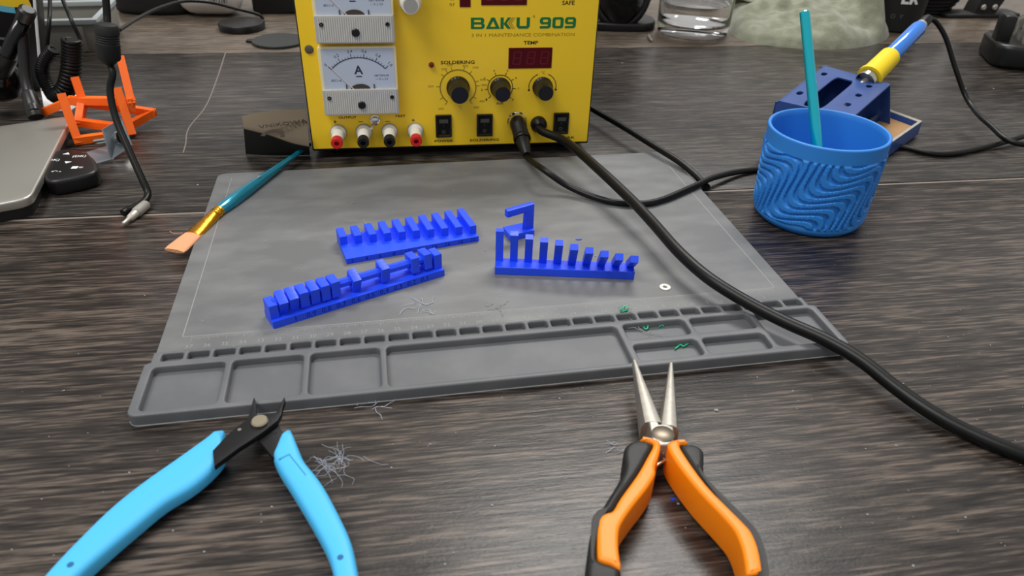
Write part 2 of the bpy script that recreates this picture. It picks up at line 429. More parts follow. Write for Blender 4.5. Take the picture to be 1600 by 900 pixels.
glyph('lettering', 172.2, strokes([], [((1.0, 4.7), (4.4, hh), (5.2, hh), (1.9, 4.7), (5.2, 0), (4.4, 0)), ((2.9, 4.7), (6.3, hh), (6.9, hh), (3.6, 4.7), (6.9, 0), (6.3, 0))]), OLV)
glyph('lettering', 180.2, prism([(x * mm, y * mm) for x, y in ((0, 2), (1.8, 0), (9.8, 0), (11.4, 1.8), (11.4, hh), (8.7, hh), (8.7, 2.1), (2.7, 2.1), (2.7, hh), (0, hh))], 0, .0002))
def nine(): return prism([(x * mm, y * mm) for x, y in ((.2, 0), (8, 0), (9.6, 1.6), (9.6, 7.6), (8, hh), (1.6, hh), (0, 7.6), (0, 4.9), (1.4, 3.4), (7, 3.4), (7, 1.9), (.2, 1.9))], 0, .0002, 0, [[(x * mm, y * mm) for x, y in rrect(2.6, 5.2, 7, 7.4, .6)]])
glyph('lettering', 200.2, nine()); glyph('lettering', 211.1, frame_glyph(9.6)); glyph('lettering', 221.9, nine())
write('\u00ae', 195, 113.4, 2.2, 2.2, OLV)
write('3 IN 1 MAINTENANCE COMBINATION', 186.5, 98.3, 2.7, 89, OLV)
write('TEMP', 193.2, 91.6, 2.8, 12.4, INK, offs=.022)
write('SOLDERING', 130, 75.6, 2.9, 29, INK, offs=.022)
write('AIR', 167.3, 38.6, 2.4, 7, INK)
write('POWER', 116.4, 4.4, 2.2, 16.6, INK, offs=.022)
write('SOLDERING', 153.5, 4.3, 2.3, 26.6, INK, offs=.022)
write('REWORK', 226.5, 4.4, 2.2, 22.6, INK, offs=.022)
write('OUTPUT', 32.4, 28.6, 2.0, 15.4, INK, offs=.022)
write('TEST', 78.3, 28.9, 2.0, 9.4, INK, offs=.022)
write('SAFE', 223.9, 124.3, 3.4, 10.5, INK, offs=.02)
write('RF', 126.2, 123.2, 2.4, 4.3, OLV)
write('W', 126.2, 127.2, 2.2, 4, OLV)
for s, u, v in (('+', 21.4, 24.9), ('+', 89.6, 24.7)): write(s, u, v, 2.6, 2.6, INK, offs=.02)
for u, v in ((43.7, 24.6), (67, 24.2)): put('lettering', panel(prism([(-.002, -.0003), (.002, -.0003), (.002, .0003), (-.002, .0003)], 0, .0002), u, v), INK, st)
write('\u00b0C', 131.5, 35.8, 3.2, 3.4, OLV); write('\u00b0C', 205.2, 65.6, 2.4, 3.0, INK)
def arc(r, a0, a1, w, n=36):
    out = [(r * cos(R(a0 + (a1 - a0) * i / n)), r * sin(R(a0 + (a1 - a0) * i / n))) for i in range(n + 1)]
    inn = [((r - w) * cos(R(a0 + (a1 - a0) * i / n)), (r - w) * sin(R(a0 + (a1 - a0) * i / n))) for i in range(n + 1)]
    return prism([(x * mm, y * mm) for x, y in out + inn[::-1]], 0, .0002)
def ticks(r0, r1, angs, w=.5):
    ms = []
    for a in angs:
        c, s = cos(R(a)), sin(R(a)); q = [(r0, -w / 2), (r1, -w / 2), (r1, w / 2), (r0, w / 2)]
        ms.append(prism([((x * c - y * s) * mm, (x * s + y * c) * mm) for x, y in q], 0, .0002))
    return join(*ms)
put('knob_scale', panel(join(arc(16.2, -50, 232, 1.0), ticks(15.5, 19, (-50, -32, 5, 18, 50, 72, 108, 124, 140, 176, 212, 232))), 130, 53.5), OLV, st)
put('knob_scale', panel(join(arc(11.4, -40, 222, .6), ticks(11, 14, (-45, -5, 32, 68, 110, 148, 186, 222))), 167.3, 52.9), INK, st)
put('knob_scale', panel(join(arc(12.6, -12, 68, .6), arc(12.6, 112, 192, .6), ticks(11.6, 13.4, (-12, 192), 1.4)), 205.2, 52.7), INK, st)
for s, a, rr in (('200', 232, 25), ('250', 176, 24), ('300', 124, 21), ('350', 108, 22), ('400', 72, 21), ('500', 50, 24), ('600', 18, 23), ('450', 5, 23), ('480', -32, 25), ('480', -50, 25)):
    write(s, 130 + rr * cos(R(a)), 53.5 + rr * .95 * sin(R(a)), 1.9, 5, OLV)
for s, a in zip('87654321', (-45, -5, 32, 68, 110, 148, 186, 222)): write(s, 167.3 + 16.4 * cos(R(a)), 52.9 + 16 * sin(R(a)), 1.9, 1.3, INK)
# dial meters
def meter(dv, sym):
    fr = put('panel_meter', panel(prism([(x * mm, y * mm) for x, y in rrect(14, 34 + dv, 78.2, 92 + dv, 2)], 0, .0078, .0008), 0, 0), CREAM, st, 'white dial meter')
    put('dial', panel(prism([(x * mm, y * mm) for x, y in rrect(16.6, 55 + dv, 76, 90.6 + dv, 1)], .0072, .0081), 0, 0), DIAL, fr)
    rb = [((15.6 + 1.8 * k) * mm, (36 + dv) * mm, (15.6 + 1.8 * k + .7) * mm, (55.6 + dv) * mm) for k in range(1, 34)]
    put('cover', panel(prism([(x * mm, y * mm) for x, y in rrect(14.6, 34.8 + dv, 77.7, 57 + dv, 1)], .0072, .0112, .0006), 0, 0), mat('clear_plastic_shaded', rgb(184, 183, 176), .25), fr)  # clear plastic greyed as if shaded, so the ribs stand out
    put('cover_ribs', panel(solid_strips(rb, .0109, .0006), 0, 0), CLEAR_LIT, fr, 'fine vertical ribs')  # same plastic whitened, painting in the light the ribs catch
    for u in (20, 72.6): put('screw', panel(lathe([(.0017, 0), (.0017, .0010), (.0006, .0006), (.0005, .0002)], 14), u, 50 + dv, 11.1), DSTEEL, fr)
    put('zero_cap', panel(lathe([(.0033, 0), (.0033, .0012), (.0027, .0017)], 20), 46.6, 43.6 + dv, 11.1), BLK, fr)
    hx, hy = 46, 52.5
    r_ = 31; put('scale', panel(join(arc(r_, 43.5, 136.5, .7), ticks(r_ - .4, r_ + 3, (43.5, 62, 80.6, 99.4, 118, 136.5), .5), ticks(r_ - .3, r_ + 1.5, [43.5 + 4.65 * k for k in range(21)], .28)), hx, hy + dv, 8.1), DIALINK, fr)
    for k, s in enumerate(('1.0', '0.8', '0.6', '0.4', '0.2', '0') if sym == 'A' else ('15', '12', '9', '6', '3', '0')):
        a = R(43.5 + 18.6 * k); me = text(s, .0036, .00003); me.transform(T(hx * mm + .0365 * cos(a), (hy + dv) * mm + .0362 * sin(a), 0) @ RZ(a - pi / 2) @ T(0, -.0012, 0))
        put('scale_number', panel(me, 0, 0, 8.15), DIALINK, fr)
    put('symbol', panel(text(sym, .0098, .00005, offs=.00025), 46, 69.5 + dv, 8.15), DIALINK, fr)
    put('symbol_bar', panel(prism([(-.0024, -.0005), (.0024, -.0005), (.0024, .0005), (-.0024, .0005)], 0, .0001), 46, 67.3 + dv, 8.1), DIALINK, fr)
    put('dial_print', panel(join(moved(text('GB/T7676-98', .0022, .00003), T(0, .0016, 0)), moved(text('\u2014 II \u22a5 2.5', .0024, .00003), T(0, -.0013, 0))), 64.8, 65.5 + dv, 8.15), DIALINK, fr)
    put('dial_print', panel(text('85C1-' + sym, .0026, .00003), 27, 63.2 + dv, 8.15), DIALINK, fr)
    put('needle', panel(prism([(20 * mm, (79 + dv) * mm), (20.35 * mm, (79.3 + dv) * mm), (42 * mm, (56 + dv) * mm), (41.4 * mm, (55.6 + dv) * mm)], 0, .0003), 0, 0, 8.9), mat('pale_needle', rgb(226, 212, 210), .3), fr)
    put('hub', panel(prism([(8.6 * cos(R(a)) * mm, 5.4 * sin(R(a)) * mm) for a in range(0, 181, 12)], 0, .001), 46.6, 55.6 + dv, 8.1), mat('dark_coil', rgb(70, 62, 56), .4), fr)
    for u in (35, 58): put('dial_stop', panel(prism([(-.0004, 0), (.0004, 0), (.0004, .005), (-.0004, .005)], 0, .001), u, 55.6 + dv, 8.1), DIALINK, fr)
meter(0, 'A'); meter(60.6, 'V')
# binding posts
for u, m_ in ((23.4, REDP), (45.7, BLK), (68.2, BLK), (91.1, REDP)):
    v = 15.5
    b_ = put('binding_post', panel(lathe([(.0066, 0), (.0066, .0035), (.0054, .0045), (.0050, .0185), (.0046, .0200)], 24), u, v), WHT, st)
    put('post_flange', panel(lathe([(.0072, 0), (.0072, .0016)], 24), u, v), GREYP, b_)
    put('socket_tip', panel(lathe([(.0044, .0190), (.0050, .0205), (.0050, .0265), (.0044, .0275), (.0022, .0275), (.0021, .0215), (.0001, .0215)], 24), u, v), m_, b_)
# knobs
def fluted(r, L, n=24, grey=False):
    rings = []
    for rr, z, fl in ((r * 1.06, 0, 0), (r * 1.06, L * .10, 0), (r * .98, L * .16, .05), (r * .82, L * .92, .05), (r * .76, L, 0)):
        rings.append([(rr * (1 - fl * (j % 4 in (0, 1))) * cos(2 * pi * j / (n * 4)), rr * (1 - fl * (j % 4 in (0, 1))) * sin(2 * pi * j / (n * 4)), z) for j in range(n * 4)])
    return loft(rings, 30)
for u, v, r_, L_ in ((130, 53.5, .0096, .021), (167.3, 52.9, .0086, .019), (205.2, 52.7, .0086, .018)):
    k_ = put('knob', panel(fluted(r_, L_), u, v, 0), BLK, st)
    put('knob_cap', panel(lathe([(r_ * .70, L_ - .0006), (r_ * .68, L_ + .0003), (.0001, L_ + .0003)], 24), u, v), BLK, k_)
k_ = put('knob', panel(fluted(.0088, .018), 91.8, 126.4), WHT, st, 'ivory fluted knob')
put('knob_cap', panel(lathe([(.0058, .0175), (.0056, .0185), (.0001, .0185)], 24), 91.8, 126.4), GREYP, k_)
k_ = put('knob', panel(fluted(.0088, .018), 91.8, 158), WHT, st, 'ivory fluted knob')
put('knob_cap', panel(lathe([(.0058, .0175), (.0056, .0185), (.0001, .0185)], 24), 91.8, 158), GREYP, k_)
# rocker switches
for u0, v0, u1, v1 in ((109.3, 8.4, 123.7, 29.4), (146.4, 8.4, 160.8, 29.2), (217, 8.6, 231.2, 28.8)):
    s_ = put('rocker_switch', panel(prism([(x * mm, y * mm) for x, y in rrect(u0, v0, u1, v1, .8)], 0, .0022, .0005, [[(x * mm, y * mm) for x, y in rrect(u0 + 2, v0 + 2, u1 - 2, v1 - 2, .3)]]), 0, 0), BLK, st)
    c = (v0 + v1) / 2
    prof = [(v0 + 2.1, .3), (c, 1.2), (v1 - 2.1, 4.2), (v1 - 2.1, -.5), (v0 + 2.1, -.5)]
    bm = bmesh.new(); ring_bridge(bm, [[(u * mm, v * mm, z * mm) for v, z in prof] for u in (u0 + 2.1, u1 - 2.1)])
    put('rocker', panel(from_bm(bm), 0, 0), BLK, s_)
    slope = math.atan2(3.0, v1 - 2.1 - c)
    le = prism([(x * mm, y * mm) for x, y in rrect(-4, -1.9, 4, 1.9, .3)], 0, .0003); le.transform(T((u0 + u1) / 2 * mm, (v1 - 5.4) * mm, .0031) @ RX(slope))
    put('lens', panel(le, 0, 0), AMB, s_)
    mk = prism(circ(0, 0, .0015, 16), 0, .0002, 0, [circ(0, 0, .0011, 16)]); mk.transform(T((u0 + u1) / 2 * mm, (v0 + 5.0) * mm, .00075) @ RX(.1))
    put('off_mark', panel(mk, 0, 0), AMB, s_)
    mk = prism([(-.0002, -.0012), (.0002, -.0012), (.0002, .0012), (-.0002, .0012)], 0, .0002); mk.transform(T((u0 + u1) / 2 * mm, (c + .3) * mm, .0013) @ RX(slope))
    put('on_mark', panel(mk, 0, 0), AMB, s_)
# displays
SEGS = {'a': (1, 8.6, 5, 9.4), 'b': (4.6, 5, 5.4, 9), 'c': (4.6, 1, 5.4, 4.6), 'd': (1, .4, 5, 1.2), 'e': (.4, 1, 1.2, 4.6), 'f': (.4, 5, 1.2, 9), 'g': (1, 4.5, 5, 5.2)}
def display(u0, v0, u1, v1, digits):
    d_ = put('display', panel(prism([(x * mm, y * mm) for x, y in rrect(u0, v0, u1, v1, .3)], 0, .0004), 0, 0), REDD, st)
    k = (v1 - v0) / 14
    for i in range(digits):
        q = solid_strips([(a * mm * k * 1.15, b * mm * k, c * mm * k * 1.15, d * mm * k) for a, b, c, d in SEGS.values()], 0, .00008)
        sh = Matrix.Identity(4); sh[0][1] = .12
        q.transform(T((u0 + 2.6 + i * (u1 - u0 - 2) / digits) * mm, (v0 + 2.2 * k) * mm, .0004) @ sh)
        put('digit', panel(q, 0, 0), REDS, d_)
display(174.1, 69.6, 212.3, 87.4, 3); display(150.2, 122.6, 188.4, 141, 3)
put('display', panel(prism([(x * mm, y * mm) for x, y in rrect(132.3, 121.2, 141.3, 141, .3)], 0, .0004), 0, 0), REDD, st)
put('indicator_led', panel(lathe([(.0024, 0), (.0024, .001), (.0018, .0024), (.0001, .003)], 16), 107.4, 73.9), LEDM, st)
tg = put('toggle_switch', panel(lathe([(.0044, 0), (.0044, .0015), (.0034, .0018), (.0034, .006), (.0024, .0066)], 6 * 4), 56.2, 26.4), CHROME, st)
put('toggle_lever', panel(along(lathe([(.0010, 0), (.0017, .009), (.0013, .0105)], 12), (0, 0, .005), (-.004, -.004, .014)), 56.2, 26.4), CHROME, tg)
put('hole_plug', panel(lathe([(.0036, 0), (.0036, .0006), (.0030, .0010)], 20), 6.7, 88.1), mat('grey_plug', rgb(92, 86, 70), .5), st)
jk = put('jack', panel(lathe([(.0088, 0), (.0088, .002), (.0074, .0035), (.0070, .006), (.0056, .006), (.0056, .001)], 28), 182.9, 22.2), CHROME, st)
put('cable_grommet', panel(lathe([(.0074, 0), (.0074, .004), (.0062, .006), (.0040, .009)], 24), 203.1, 18.6), RUB, st)
STM = T(*ST) @ RZ(STA)
def stw(u, v, o): return STM @ Vector(P(u, v, o))

# ================================================================== cables
CR = .0026
iron_a, iron_b = deep(1358, 121, .740), deep(1448, 31, .815)
ir = thing('soldering_iron', 'blue and yellow soldering iron with long black cord resting in stand', 'soldering iron', (iron_a.x, iron_a.y, 0))
j0 = stw(182.9, 22.2, 4.5); j1 = stw(184.6, 14.0, 27); j2 = stw(186.0, 7.5, 40)
q0, q1, q2 = rel([j0, j1, j2], ir)
pl_ = put('cord_plug', along(lathe([(.0072, 0), (.0074, .006), (.0070, .007), (.0072, .019), (.0062, .024), (.0064, .0255), (.0050, .034), (.0036, .041)], 24), q0, q2), BLK, ir)
put('plug_collar', along(lathe([(.0076, .019), (.0078, .0195), (.0078, .0225), (.0074, .023)], 24), q0, q2), RUB, pl_)
cord = [j2 - (j2 - j1).normalized() * .006, j2 + (j2 - j1).normalized() * .006, at(848, 264, .022), at(890, 292, .012), at(945, 313, .0082), at(1000, 318, .0079), at(1035, 312, .0079), at(1080, 293, .008), at(1120, 276, .0075),
        at(1180, 265, .0028), at(1300, 258, .0028), at(1360, 215, .0028), at(1405, 229, .0028), at(1470, 241, .0028), at(1540, 230, .003), at(1600, 213, .006), at(1680, 190, .006), Vector((.62, .83, .01)), Vector((.66, .78, .012)), Vector((.60, .705, .010)),
        at(1600, 226, .009), at(1545, 194, .014), deep(1513, 158, .78), deep(1494, 110, .80), deep(1478, 60, .815), deep(1462, 34, .82), iron_b + (iron_b - iron_a).normalized() * .002]
cord[11] = at(1350, 226, .0028)
put('cord', tube(rel(cord, ir), CR, 12, 10), RUB, ir)
ca, cb = at(1029, 313.5, .0080), at(1033, 312.5, .0080)
a_, b_ = rel([iron_a, iron_b], ir); L_ = (b_ - a_).length; dv = (b_ - a_) / L_
put('handle', along(lathe([(.0072, .035), (.0082, .038), (.0080, L_ * .83), (.0066, L_ * .88)], 24), a_, b_), IRONB, ir)
put('grip', along(lathe([(.0124, 0), (.0126, .003), (.0112, .008), (.0104, .040), (.0092, .042)], 24), a_, b_), IRONY, ir, 'yellow foam grip')
put('collar', along(lathe([(.0048, L_ * .86), (.0058, L_ * .87), (.0058, L_ * .91), (.0040, L_ * .915)], 20), a_, b_), GREYP, ir)
put('strain_relief', along(lathe([(.0054, L_ * .90), (.0054, L_ * 1.0), (.0044, L_ * 1.03)], 20), a_, b_), RUB, ir)
put('barrel', along(lathe([(.0030, -.058), (.0036, -.055), (.0036, -.004), (.0085, -.003), (.0085, .001)], 18), a_, b_), STEEL, ir)
put('bit', along(lathe([(.0006, -.074), (.0024, -.060), (.0024, -.052)], 14), a_, b_), DSTEEL, ir)

HR = .0041
hc = thing('hot_air_hose', 'thick black rework cable curving across the mat to the desk', 'cable', (at(1310, 540).x, at(1310, 540).y, 0))
g0 = stw(203.1, 18.6, 3)
hose = [g0, stw(203.6, 17.0, 14), at(885, 222, .026), at(935, 264, .026), at(985, 311, .023), at(1020, 348, .021), at(1060, 393, .020), at(1105, 433, .018), at(1160, 468, .0145), at(1225, 502, .0125), at(1290, 531, .0125), at(1345, 563, .011), at(1400, 606, .008), at(1450, 641, .006), at(1510, 674, .0046), at(1600, 711, .0044), at(1760, 760, .0044)]
put('hose', tube(rel(hose, hc), lambda t: .0034 + .0007 * min(1, t * 5), 16, 10), RUB, hc)

pw = tag(put('power_cord', tube([at(905, 158, .016), at(935, 176, .0135), at(975, 199, .014), at(1020, 227, .012), at(1060, 252, .010), at(1088, 275, .0062), at(1100, 288, .0032), at(1105, 293, .0028)], .0030, 12, 10), RUB),
         'black power cord trailing from behind the yellow station to mat edge', 'cord')

# ================================================================== blue test prints
def engraved(L, D, H, marks, depth):
    """block whose front face carries numbers sunk by depth"""
    lps = [[(0, 0), (L, 0), (L, H), (0, H)]]
    for t, size, x, y in marks: lps += text_loops(t, size, x, y)
    skin = plate2d(lps, 0, depth); skin.transform(T(0, depth, 0) @ RX(pi / 2))
    return join(box(0, depth, 0, L, D, H), skin)
def edge_frame(p, q):
    p, q = at(*p, Z_S), at(*q, Z_S); d = q - p; return p, math.atan2(d.y, d.x), d.length
# comb of teeth 2 to 20
p0, a0, l0 = edge_frame((542, 413.2), (744.8, 377.6))
tA = thing('bridge_test_comb', 'blue printed comb with ten teeth and even numbers 2 to 20', 'test print', p0, a0, 'blue test prints on the mat')
LA = .0965
put('base', engraved(LA, .034, .0042, [(str(2 * (i + 1)), .0044, .0040 + i * .0098, .0006) for i in range(10)], .0016), BLUE, tA)
for i in range(10):
    x = i * (LA - .0052) / 9
    put('tooth', box(x, .0202 - i * .0017, .0041, x + .0052, .034, .0108, .00025, 1), BLUE, tA)
# beads on a rod, 1 to 0.1
p0, a0, l0 = edge_frame((428, 514.6), (694.4, 431.2))
tB = thing('clearance_test_bar', 'blue printed bar of loose square beads on a rod, numbers 1 to 0.1', 'test print', p0, a0, 'blue test prints on the mat')
LB = .117
seq = ['1', '0,9', '0,8', '0,7', '0,6', '0,5', '0,4', '0,3', '0,2', '0,1']
put('base', engraved(LB, .016, .0050, [(s, .0052, .0140 + i * .0098, .0008) for i, s in enumerate(seq)], .0018), BLUE, tB)
put('end_post', box(0, .0030, .0049, .0055, .0145, .0145, .0003, 1), BLUE, tB)
put('end_post', box(LB - .0055, .0030, .0049, LB, .0130, .0160, .0003, 1), BLUE, tB)
put('rod', moved(lathe([(.0030, 0), (.0030, LB - .008)], 8), T(.004, .0085, .0126) @ RY(pi / 2) @ RZ(pi / 8)), BLUE, tB)
for x, tilt, dz in ((.0062, 24, 0), (.0128, 18, 0), (.0194, 4, 0), (.0262, 7, .0003), (.0330, 3, .0003), (.0396, 0, .0004), (.0535, 20, 0), (.0735, 9, .0006), (.0948, -2, .0004), (.1042, -3, .0004)):
    b_ = prism([(-.0052, -.0054), (.0052, -.0054), (.0052, .0054), (-.0052, .0054)], 0, .0056, .0003, [circ(0, 0, .0034, 8)])
    b_.transform(T(x, .0085, .0119 + dz) @ RX(R(tilt)) @ RZ(pi / 2) @ RX(pi / 2))
    put('bead', b_, BLUE, tB)
# row of leaning fins
p0, a0, l0 = edge_frame((773, 429), (990.5, 437))
tC = thing('overhang_fin_row', 'blue printed row of ten fins leaning further forward one by one', 'test print', p0, a0, 'blue test prints on the mat')
LC = .0947
base = box(0, 0, 0, LC, .0122, .0060, .0003, 1)
put('base', base, BLUE, tC)
for i, s in enumerate(('10', '20', '30', '35', '40', '45', '50', '60', '65', '70')):
    put('number', moved(text(s, .0036, .0003), T(.0034 + i * .00995, .0015, .0060)), BLUE, tC)
for i, al in enumerate((0, 9, 16, 21, 26, 33, 38, 43, 46, 49)):
    a = R(al); x = i * (LC - .0052) / 9; Lf = .0235 - (.0015 if i > 7 else 0)
    bm = bmesh.new(); th = .0046; rings = []
    n = 5
    y, z = .0102, .0056
    for k in range(n + 1):
        ak = a + (max(0, k - 3) * R(0) if i >= 8 else 0)
        if k: y -= sin(ak) * Lf / n; z += cos(ak) * Lf / n
        dy, dz = cos(ak) * th / 2, sin(ak) * th / 2
        rings.append([(x, y - dy, z - dz), (x + .0052, y - dy, z - dz), (x + .0052, y + dy, z + dz), (x, y + dy, z + dz)])
    ring_bridge(bm, rings)
    bmesh.ops.bevel(bm, geom=[e for e in bm.edges if len(e.link_faces) == 2 and e.calc_face_angle() > .6], offset=.00022, segments=1, affect='EDGES')
    put('fin', from_bm(bm), BLUE, tC)
# small hook on pentagon base
p0 = at(785.6, 361, Z_S)
tD = thing('overhang_hook', 'small blue printed hook arm on a five-sided base', 'test print', p0, 0, 'blue test prints on the mat')
bp_ = flat([(785.6, 354.5), (797.5, 368), (835, 359.5), (834, 355), (818, 347.5)], tD, Z_S + .005)
put('base', prism(bp_, 0, .0050, .0003), BLUE, tD)
c0 = at(825, 356.5, Z_S + .005) - p0
d1 = (at(835, 357, Z_S) - at(800, 366, Z_S)); d1.z = 0; d1.normalize(); ang = math.atan2(d1.y, d1.x)
hk = [(-.0036, .0046), (.0034, .0046), (.0034, .0248), (-.0190, .0240), (-.0190, .0186), (-.0030, .0194)]
bm = prism([(x, y) for x, y in hk], -.0023, .0023, .0003)
bm.transform(T(c0.x, c0.y + .001, 0) @ RZ(ang) @ RX(pi / 2)); put('arm', bm, BLUE, tD)

# ================================================================== paint brush
e0, e1, e2, e3 = at(272, 392, .0045), at(301, 368, .0052), at(343, 329, .0078), at(452, 249, .0088)
pb = thing('paint_brush', 'flat paint brush with blue handle, brass ferrule and peach bristles', 'paint brush', (e2.x, e2.y, 0))
a_, b_, c_, d_ = rel([e0, e1, e2, e3], pb)
def oval_loft(stations, up=Vector((0, 0, 1))):
    rings = []
    for i, (p, w, h) in enumerate(stations):
        nx = stations[min(i + 1, len(stations) - 1)][0] - stations[max(i - 1, 0)][0]; nx.normalize(); s = nx.cross(up).normalized(); t = s.cross(nx)
        rings.append([p + s * w * cos(2 * pi * j / 20) + t * h * sin(2 * pi * j / 20) for j in range(20)])
    return loft(rings, 50)
L_ = lambda p, q, t: p.lerp(q, t)
put('bristles', oval_loft([(L_(b_, a_, -.15), .0066, .0026), (L_(b_, a_, .3), .0075, .0028), (L_(b_, a_, .85), .0082, .0020), (L_(b_, a_, 1), .0079, .0014)]), BRIS, pb)
put('ferrule', oval_loft([(b_, .0068, .0031), (L_(b_, c_, .3), .0060, .0036), (L_(b_, c_, .7), .0048, .0044), (L_(b_, c_, .80), .0047, .0045), (L_(b_, c_, .83), .0042, .0041), (L_(b_, c_, .86), .0047, .0046), (L_(b_, c_, .92), .0047, .0046), (L_(b_, c_, .95), .0043, .0042), (L_(b_, c_, 1), .0046, .0045)]), GOLD, pb)
put('handle', oval_loft([(L_(c_, d_, -.02), .0040, .0040), (L_(c_, d_, .02), .0046, .0046), (L_(c_, d_, .15), .0053, .0053), (L_(c_, d_, .35), .0050, .0050), (L_(c_, d_, .7), .0035, .0035), (L_(c_, d_, 1), .0024, .0024), (L_(c_, d_, 1.35), .0018, .0018)]), TEAL, pb)
dirh = (d_ - c_).normalized()
num_p = L_(c_, d_, .51) + Vector((0, 0, .0044)) + dirh.cross(Vector((0, 0, 1))) * .0009
put('size_number', moved(text('8', .0052, .0002), T(*num_p) @ RZ(math.atan2(dirh.y, dirh.x) - pi / 2) @ RX(.15)), PRINT_G, pb)
put('stray_hair', tube([L_(b_, a_, .1) + Vector((-.006, .002, .002)), L_(b_, a_, .3) + Vector((-.011, .004, .003)), L_(b_, a_, .4) + Vector((-.014, .009, .003))], .00018, 5), BRIS, pb)

# ================================================================== flush cutters
zc = lambda pts, ox, oy, s: [(ox + x / s, oy + y / s) for x, y in pts]
pv = at(405.5, 657, .0150)
nc = thing('flush_cutter', 'black flush cutter with open light blue handles', 'cutter', (pv.x, pv.y, 0))
A_ = lambda pts: zc(pts, 340, 600, 7.5)
H_ = lambda pts: zc(pts, 60, 600, 2.963)
bladeA = flat(A_([(105, 600), (240, 490), (345, 410), (480, 357), (600, 343), (690, 326), (728, 240), (782, 148), (792, 180), (762, 262), (748, 350), (706, 425), (560, 540), (400, 650), (250, 745), (40, 900), (-40, 960), (-60, 780)]), nc, .0135)
bladeB = flat(A_([(428, 150), (446, 200), (457, 350), (600, 400), (720, 480), (760, 570), (800, 640), (840, 760), (760, 940), (650, 862), (540, 730), (450, 630), (380, 520), (345, 415), (388, 280), (414, 185)]), nc, .0102)
put('jaw', prism(bladeB, .0076, .0102, .0004), DSTEEL, nc)
put('jaw', prism(bladeA, .0103, .0135, .0004), mat('black_oxide', rgb(26, 26, 27), .42, metal=.4), nc)
put('rivet', moved(lathe([(.0042, .0134), (.0042, .0148), (.0036, .0155), (.0001, .0155)], 28), T(0, 0, 0)), mat('nickel', rgb(196, 184, 160), .3, metal=1), nc)
for xy in ((256, 534), ):
    q = at(*A_([xy])[0], .0136) - nc.location; put('pin', moved(lathe([(.0009, 0), (.0009, .0003), (.0001, .0004)], 12), T(q.x, q.y, .0134)), CHROME, nc)
q = at(*A_([(675, 562)])[0], .0103) - nc.location; put('pin_hole', moved(lathe([(.0011, 0), (.0011, .0003)], 14), T(q.x, q.y, .0101)), BLKM, nc)
hl = [((850, 229), (866, 236)), ((815, 246), (862, 300)), ((775, 274), (855, 372)), ((640, 370), (738, 487)), ((500, 470), (592, 578)), ((350, 590), (455, 690)), ((200, 738), (316, 808)), ((60, 889), (192, 922)), ((-60, 1040), (72, 1060)), ((-110, 1150), (20, 1150)), ((-90, 1185), (0, 1185))]
hr = [((1152, 228), (1172, 231)), ((1128, 262), (1188, 268)), ((1105, 312), (1206, 312)), ((1090, 355), (1236, 380)), ((1118, 420), (1284, 440)), ((1170, 502), (1332, 508)), ((1260, 652), (1402, 640)), ((1335, 792), (1452, 755)), ((1366, 889), (1482, 889)), ((1394, 1030), (1502, 1040)), ((1420, 1140), (1494, 1140)), ((1435, 1170), (1480, 1170))]
def grip(pairs):
    L = smooth_open([at(*H_([p])[0], .0068) - nc.location for p, q in pairs], 4); Q = smooth_open([at(*H_([q])[0], .0068) - nc.location for p, q in pairs], 4); rings = []; n = len(L)
    for i, (p, q) in enumerate(zip(L, Q)):
        c = (p + q) / 2; h = q - c; hz = .0054 * min(1, .45 + i / 7, .4 + (n - 1 - i) / 6); ring = []
        for k in range(28):
            t = 2 * pi * k / 28; cx = math.copysign(abs(cos(t)) ** .62, cos(t)); cz = math.copysign(abs(sin(t)) ** .62, sin(t))
            ring.append(c + h * cx + Vector((0, 0, hz * cz)))
        rings.append(ring)
    return loft(rings, 60)
for pairs, hole in ((hl, (148, 836)), (hr, (1398, 802))):
    h_ = put('handle', grip(pairs), CYAN, nc)
    q = at(*H_([hole])[0], .0122) - nc.location
    put('handle_hole', moved(lathe([(.0013, 0), (.0013, .0002)], 16), T(q.x, q.y, .0121)), mat('blue_hole', rgb(30, 96, 150), .6), h_)
    if pairs is hr:
        mk = H_([(1112, 345), (1162, 322), (1240, 420), (1237, 425), (1161, 331), (1114, 350)])
        put('moulded_mark', prism(flat(mk, nc, .0122), .0117, .01225), mat('blue_mould_line', rgb(46, 140, 190), .5), h_)

# ================================================================== long nose pliers
jv = at(1041, 682, .019)
pn = thing('long_nose_plier', 'orange and black handled long nose pliers lying open', 'pliers', (jv.x, jv.y, 0))
G_ = lambda pts: zc(pts, 880, 540, 2.5)
N_ = lambda pts: zc(pts, 950, 550, 4.285)
sm = lambda pts, n=3: [(v.x, v.y) for v in smooth_closed([Vector((x, y, 0)) for x, y in pts], n)]
ZP = .0205
orl = G_([(300, 362), (330, 354), (372, 366), (382, 385), (376, 420), (360, 470), (361, 498), (330, 552), (270, 628), (228, 692), (217, 735), (218, 800), (226, 868), (190, 850), (146, 835), (134, 810), (134, 700), (146, 664), (168, 650), (195, 640), (225, 590), (290, 500), (330, 430), (353, 385), (342, 372)])
bkl = G_([(300, 362), (342, 372), (353, 385), (330, 430), (290, 500), (225, 590), (195, 640), (168, 650), (146, 664), (134, 700), (134, 810), (146, 835), (190, 850), (226, 868), (222, 905), (210, 1000), (200, 1080), (150, 1110), (95, 1080), (86, 1000), (90, 890), (100, 770), (120, 685), (160, 615), (222, 515), (240, 465), (237, 420), (243, 388), (268, 368)])
orr = G_([(412, 378), (440, 363), (480, 367), (485, 378), (456, 383), (480, 430), (560, 540), (650, 632), (708, 690), (740, 728), (766, 790), (780, 868), (774, 884), (722, 892), (712, 850), (700, 790), (672, 722), (622, 662), (530, 565), (462, 480), (428, 430), (411, 395)])
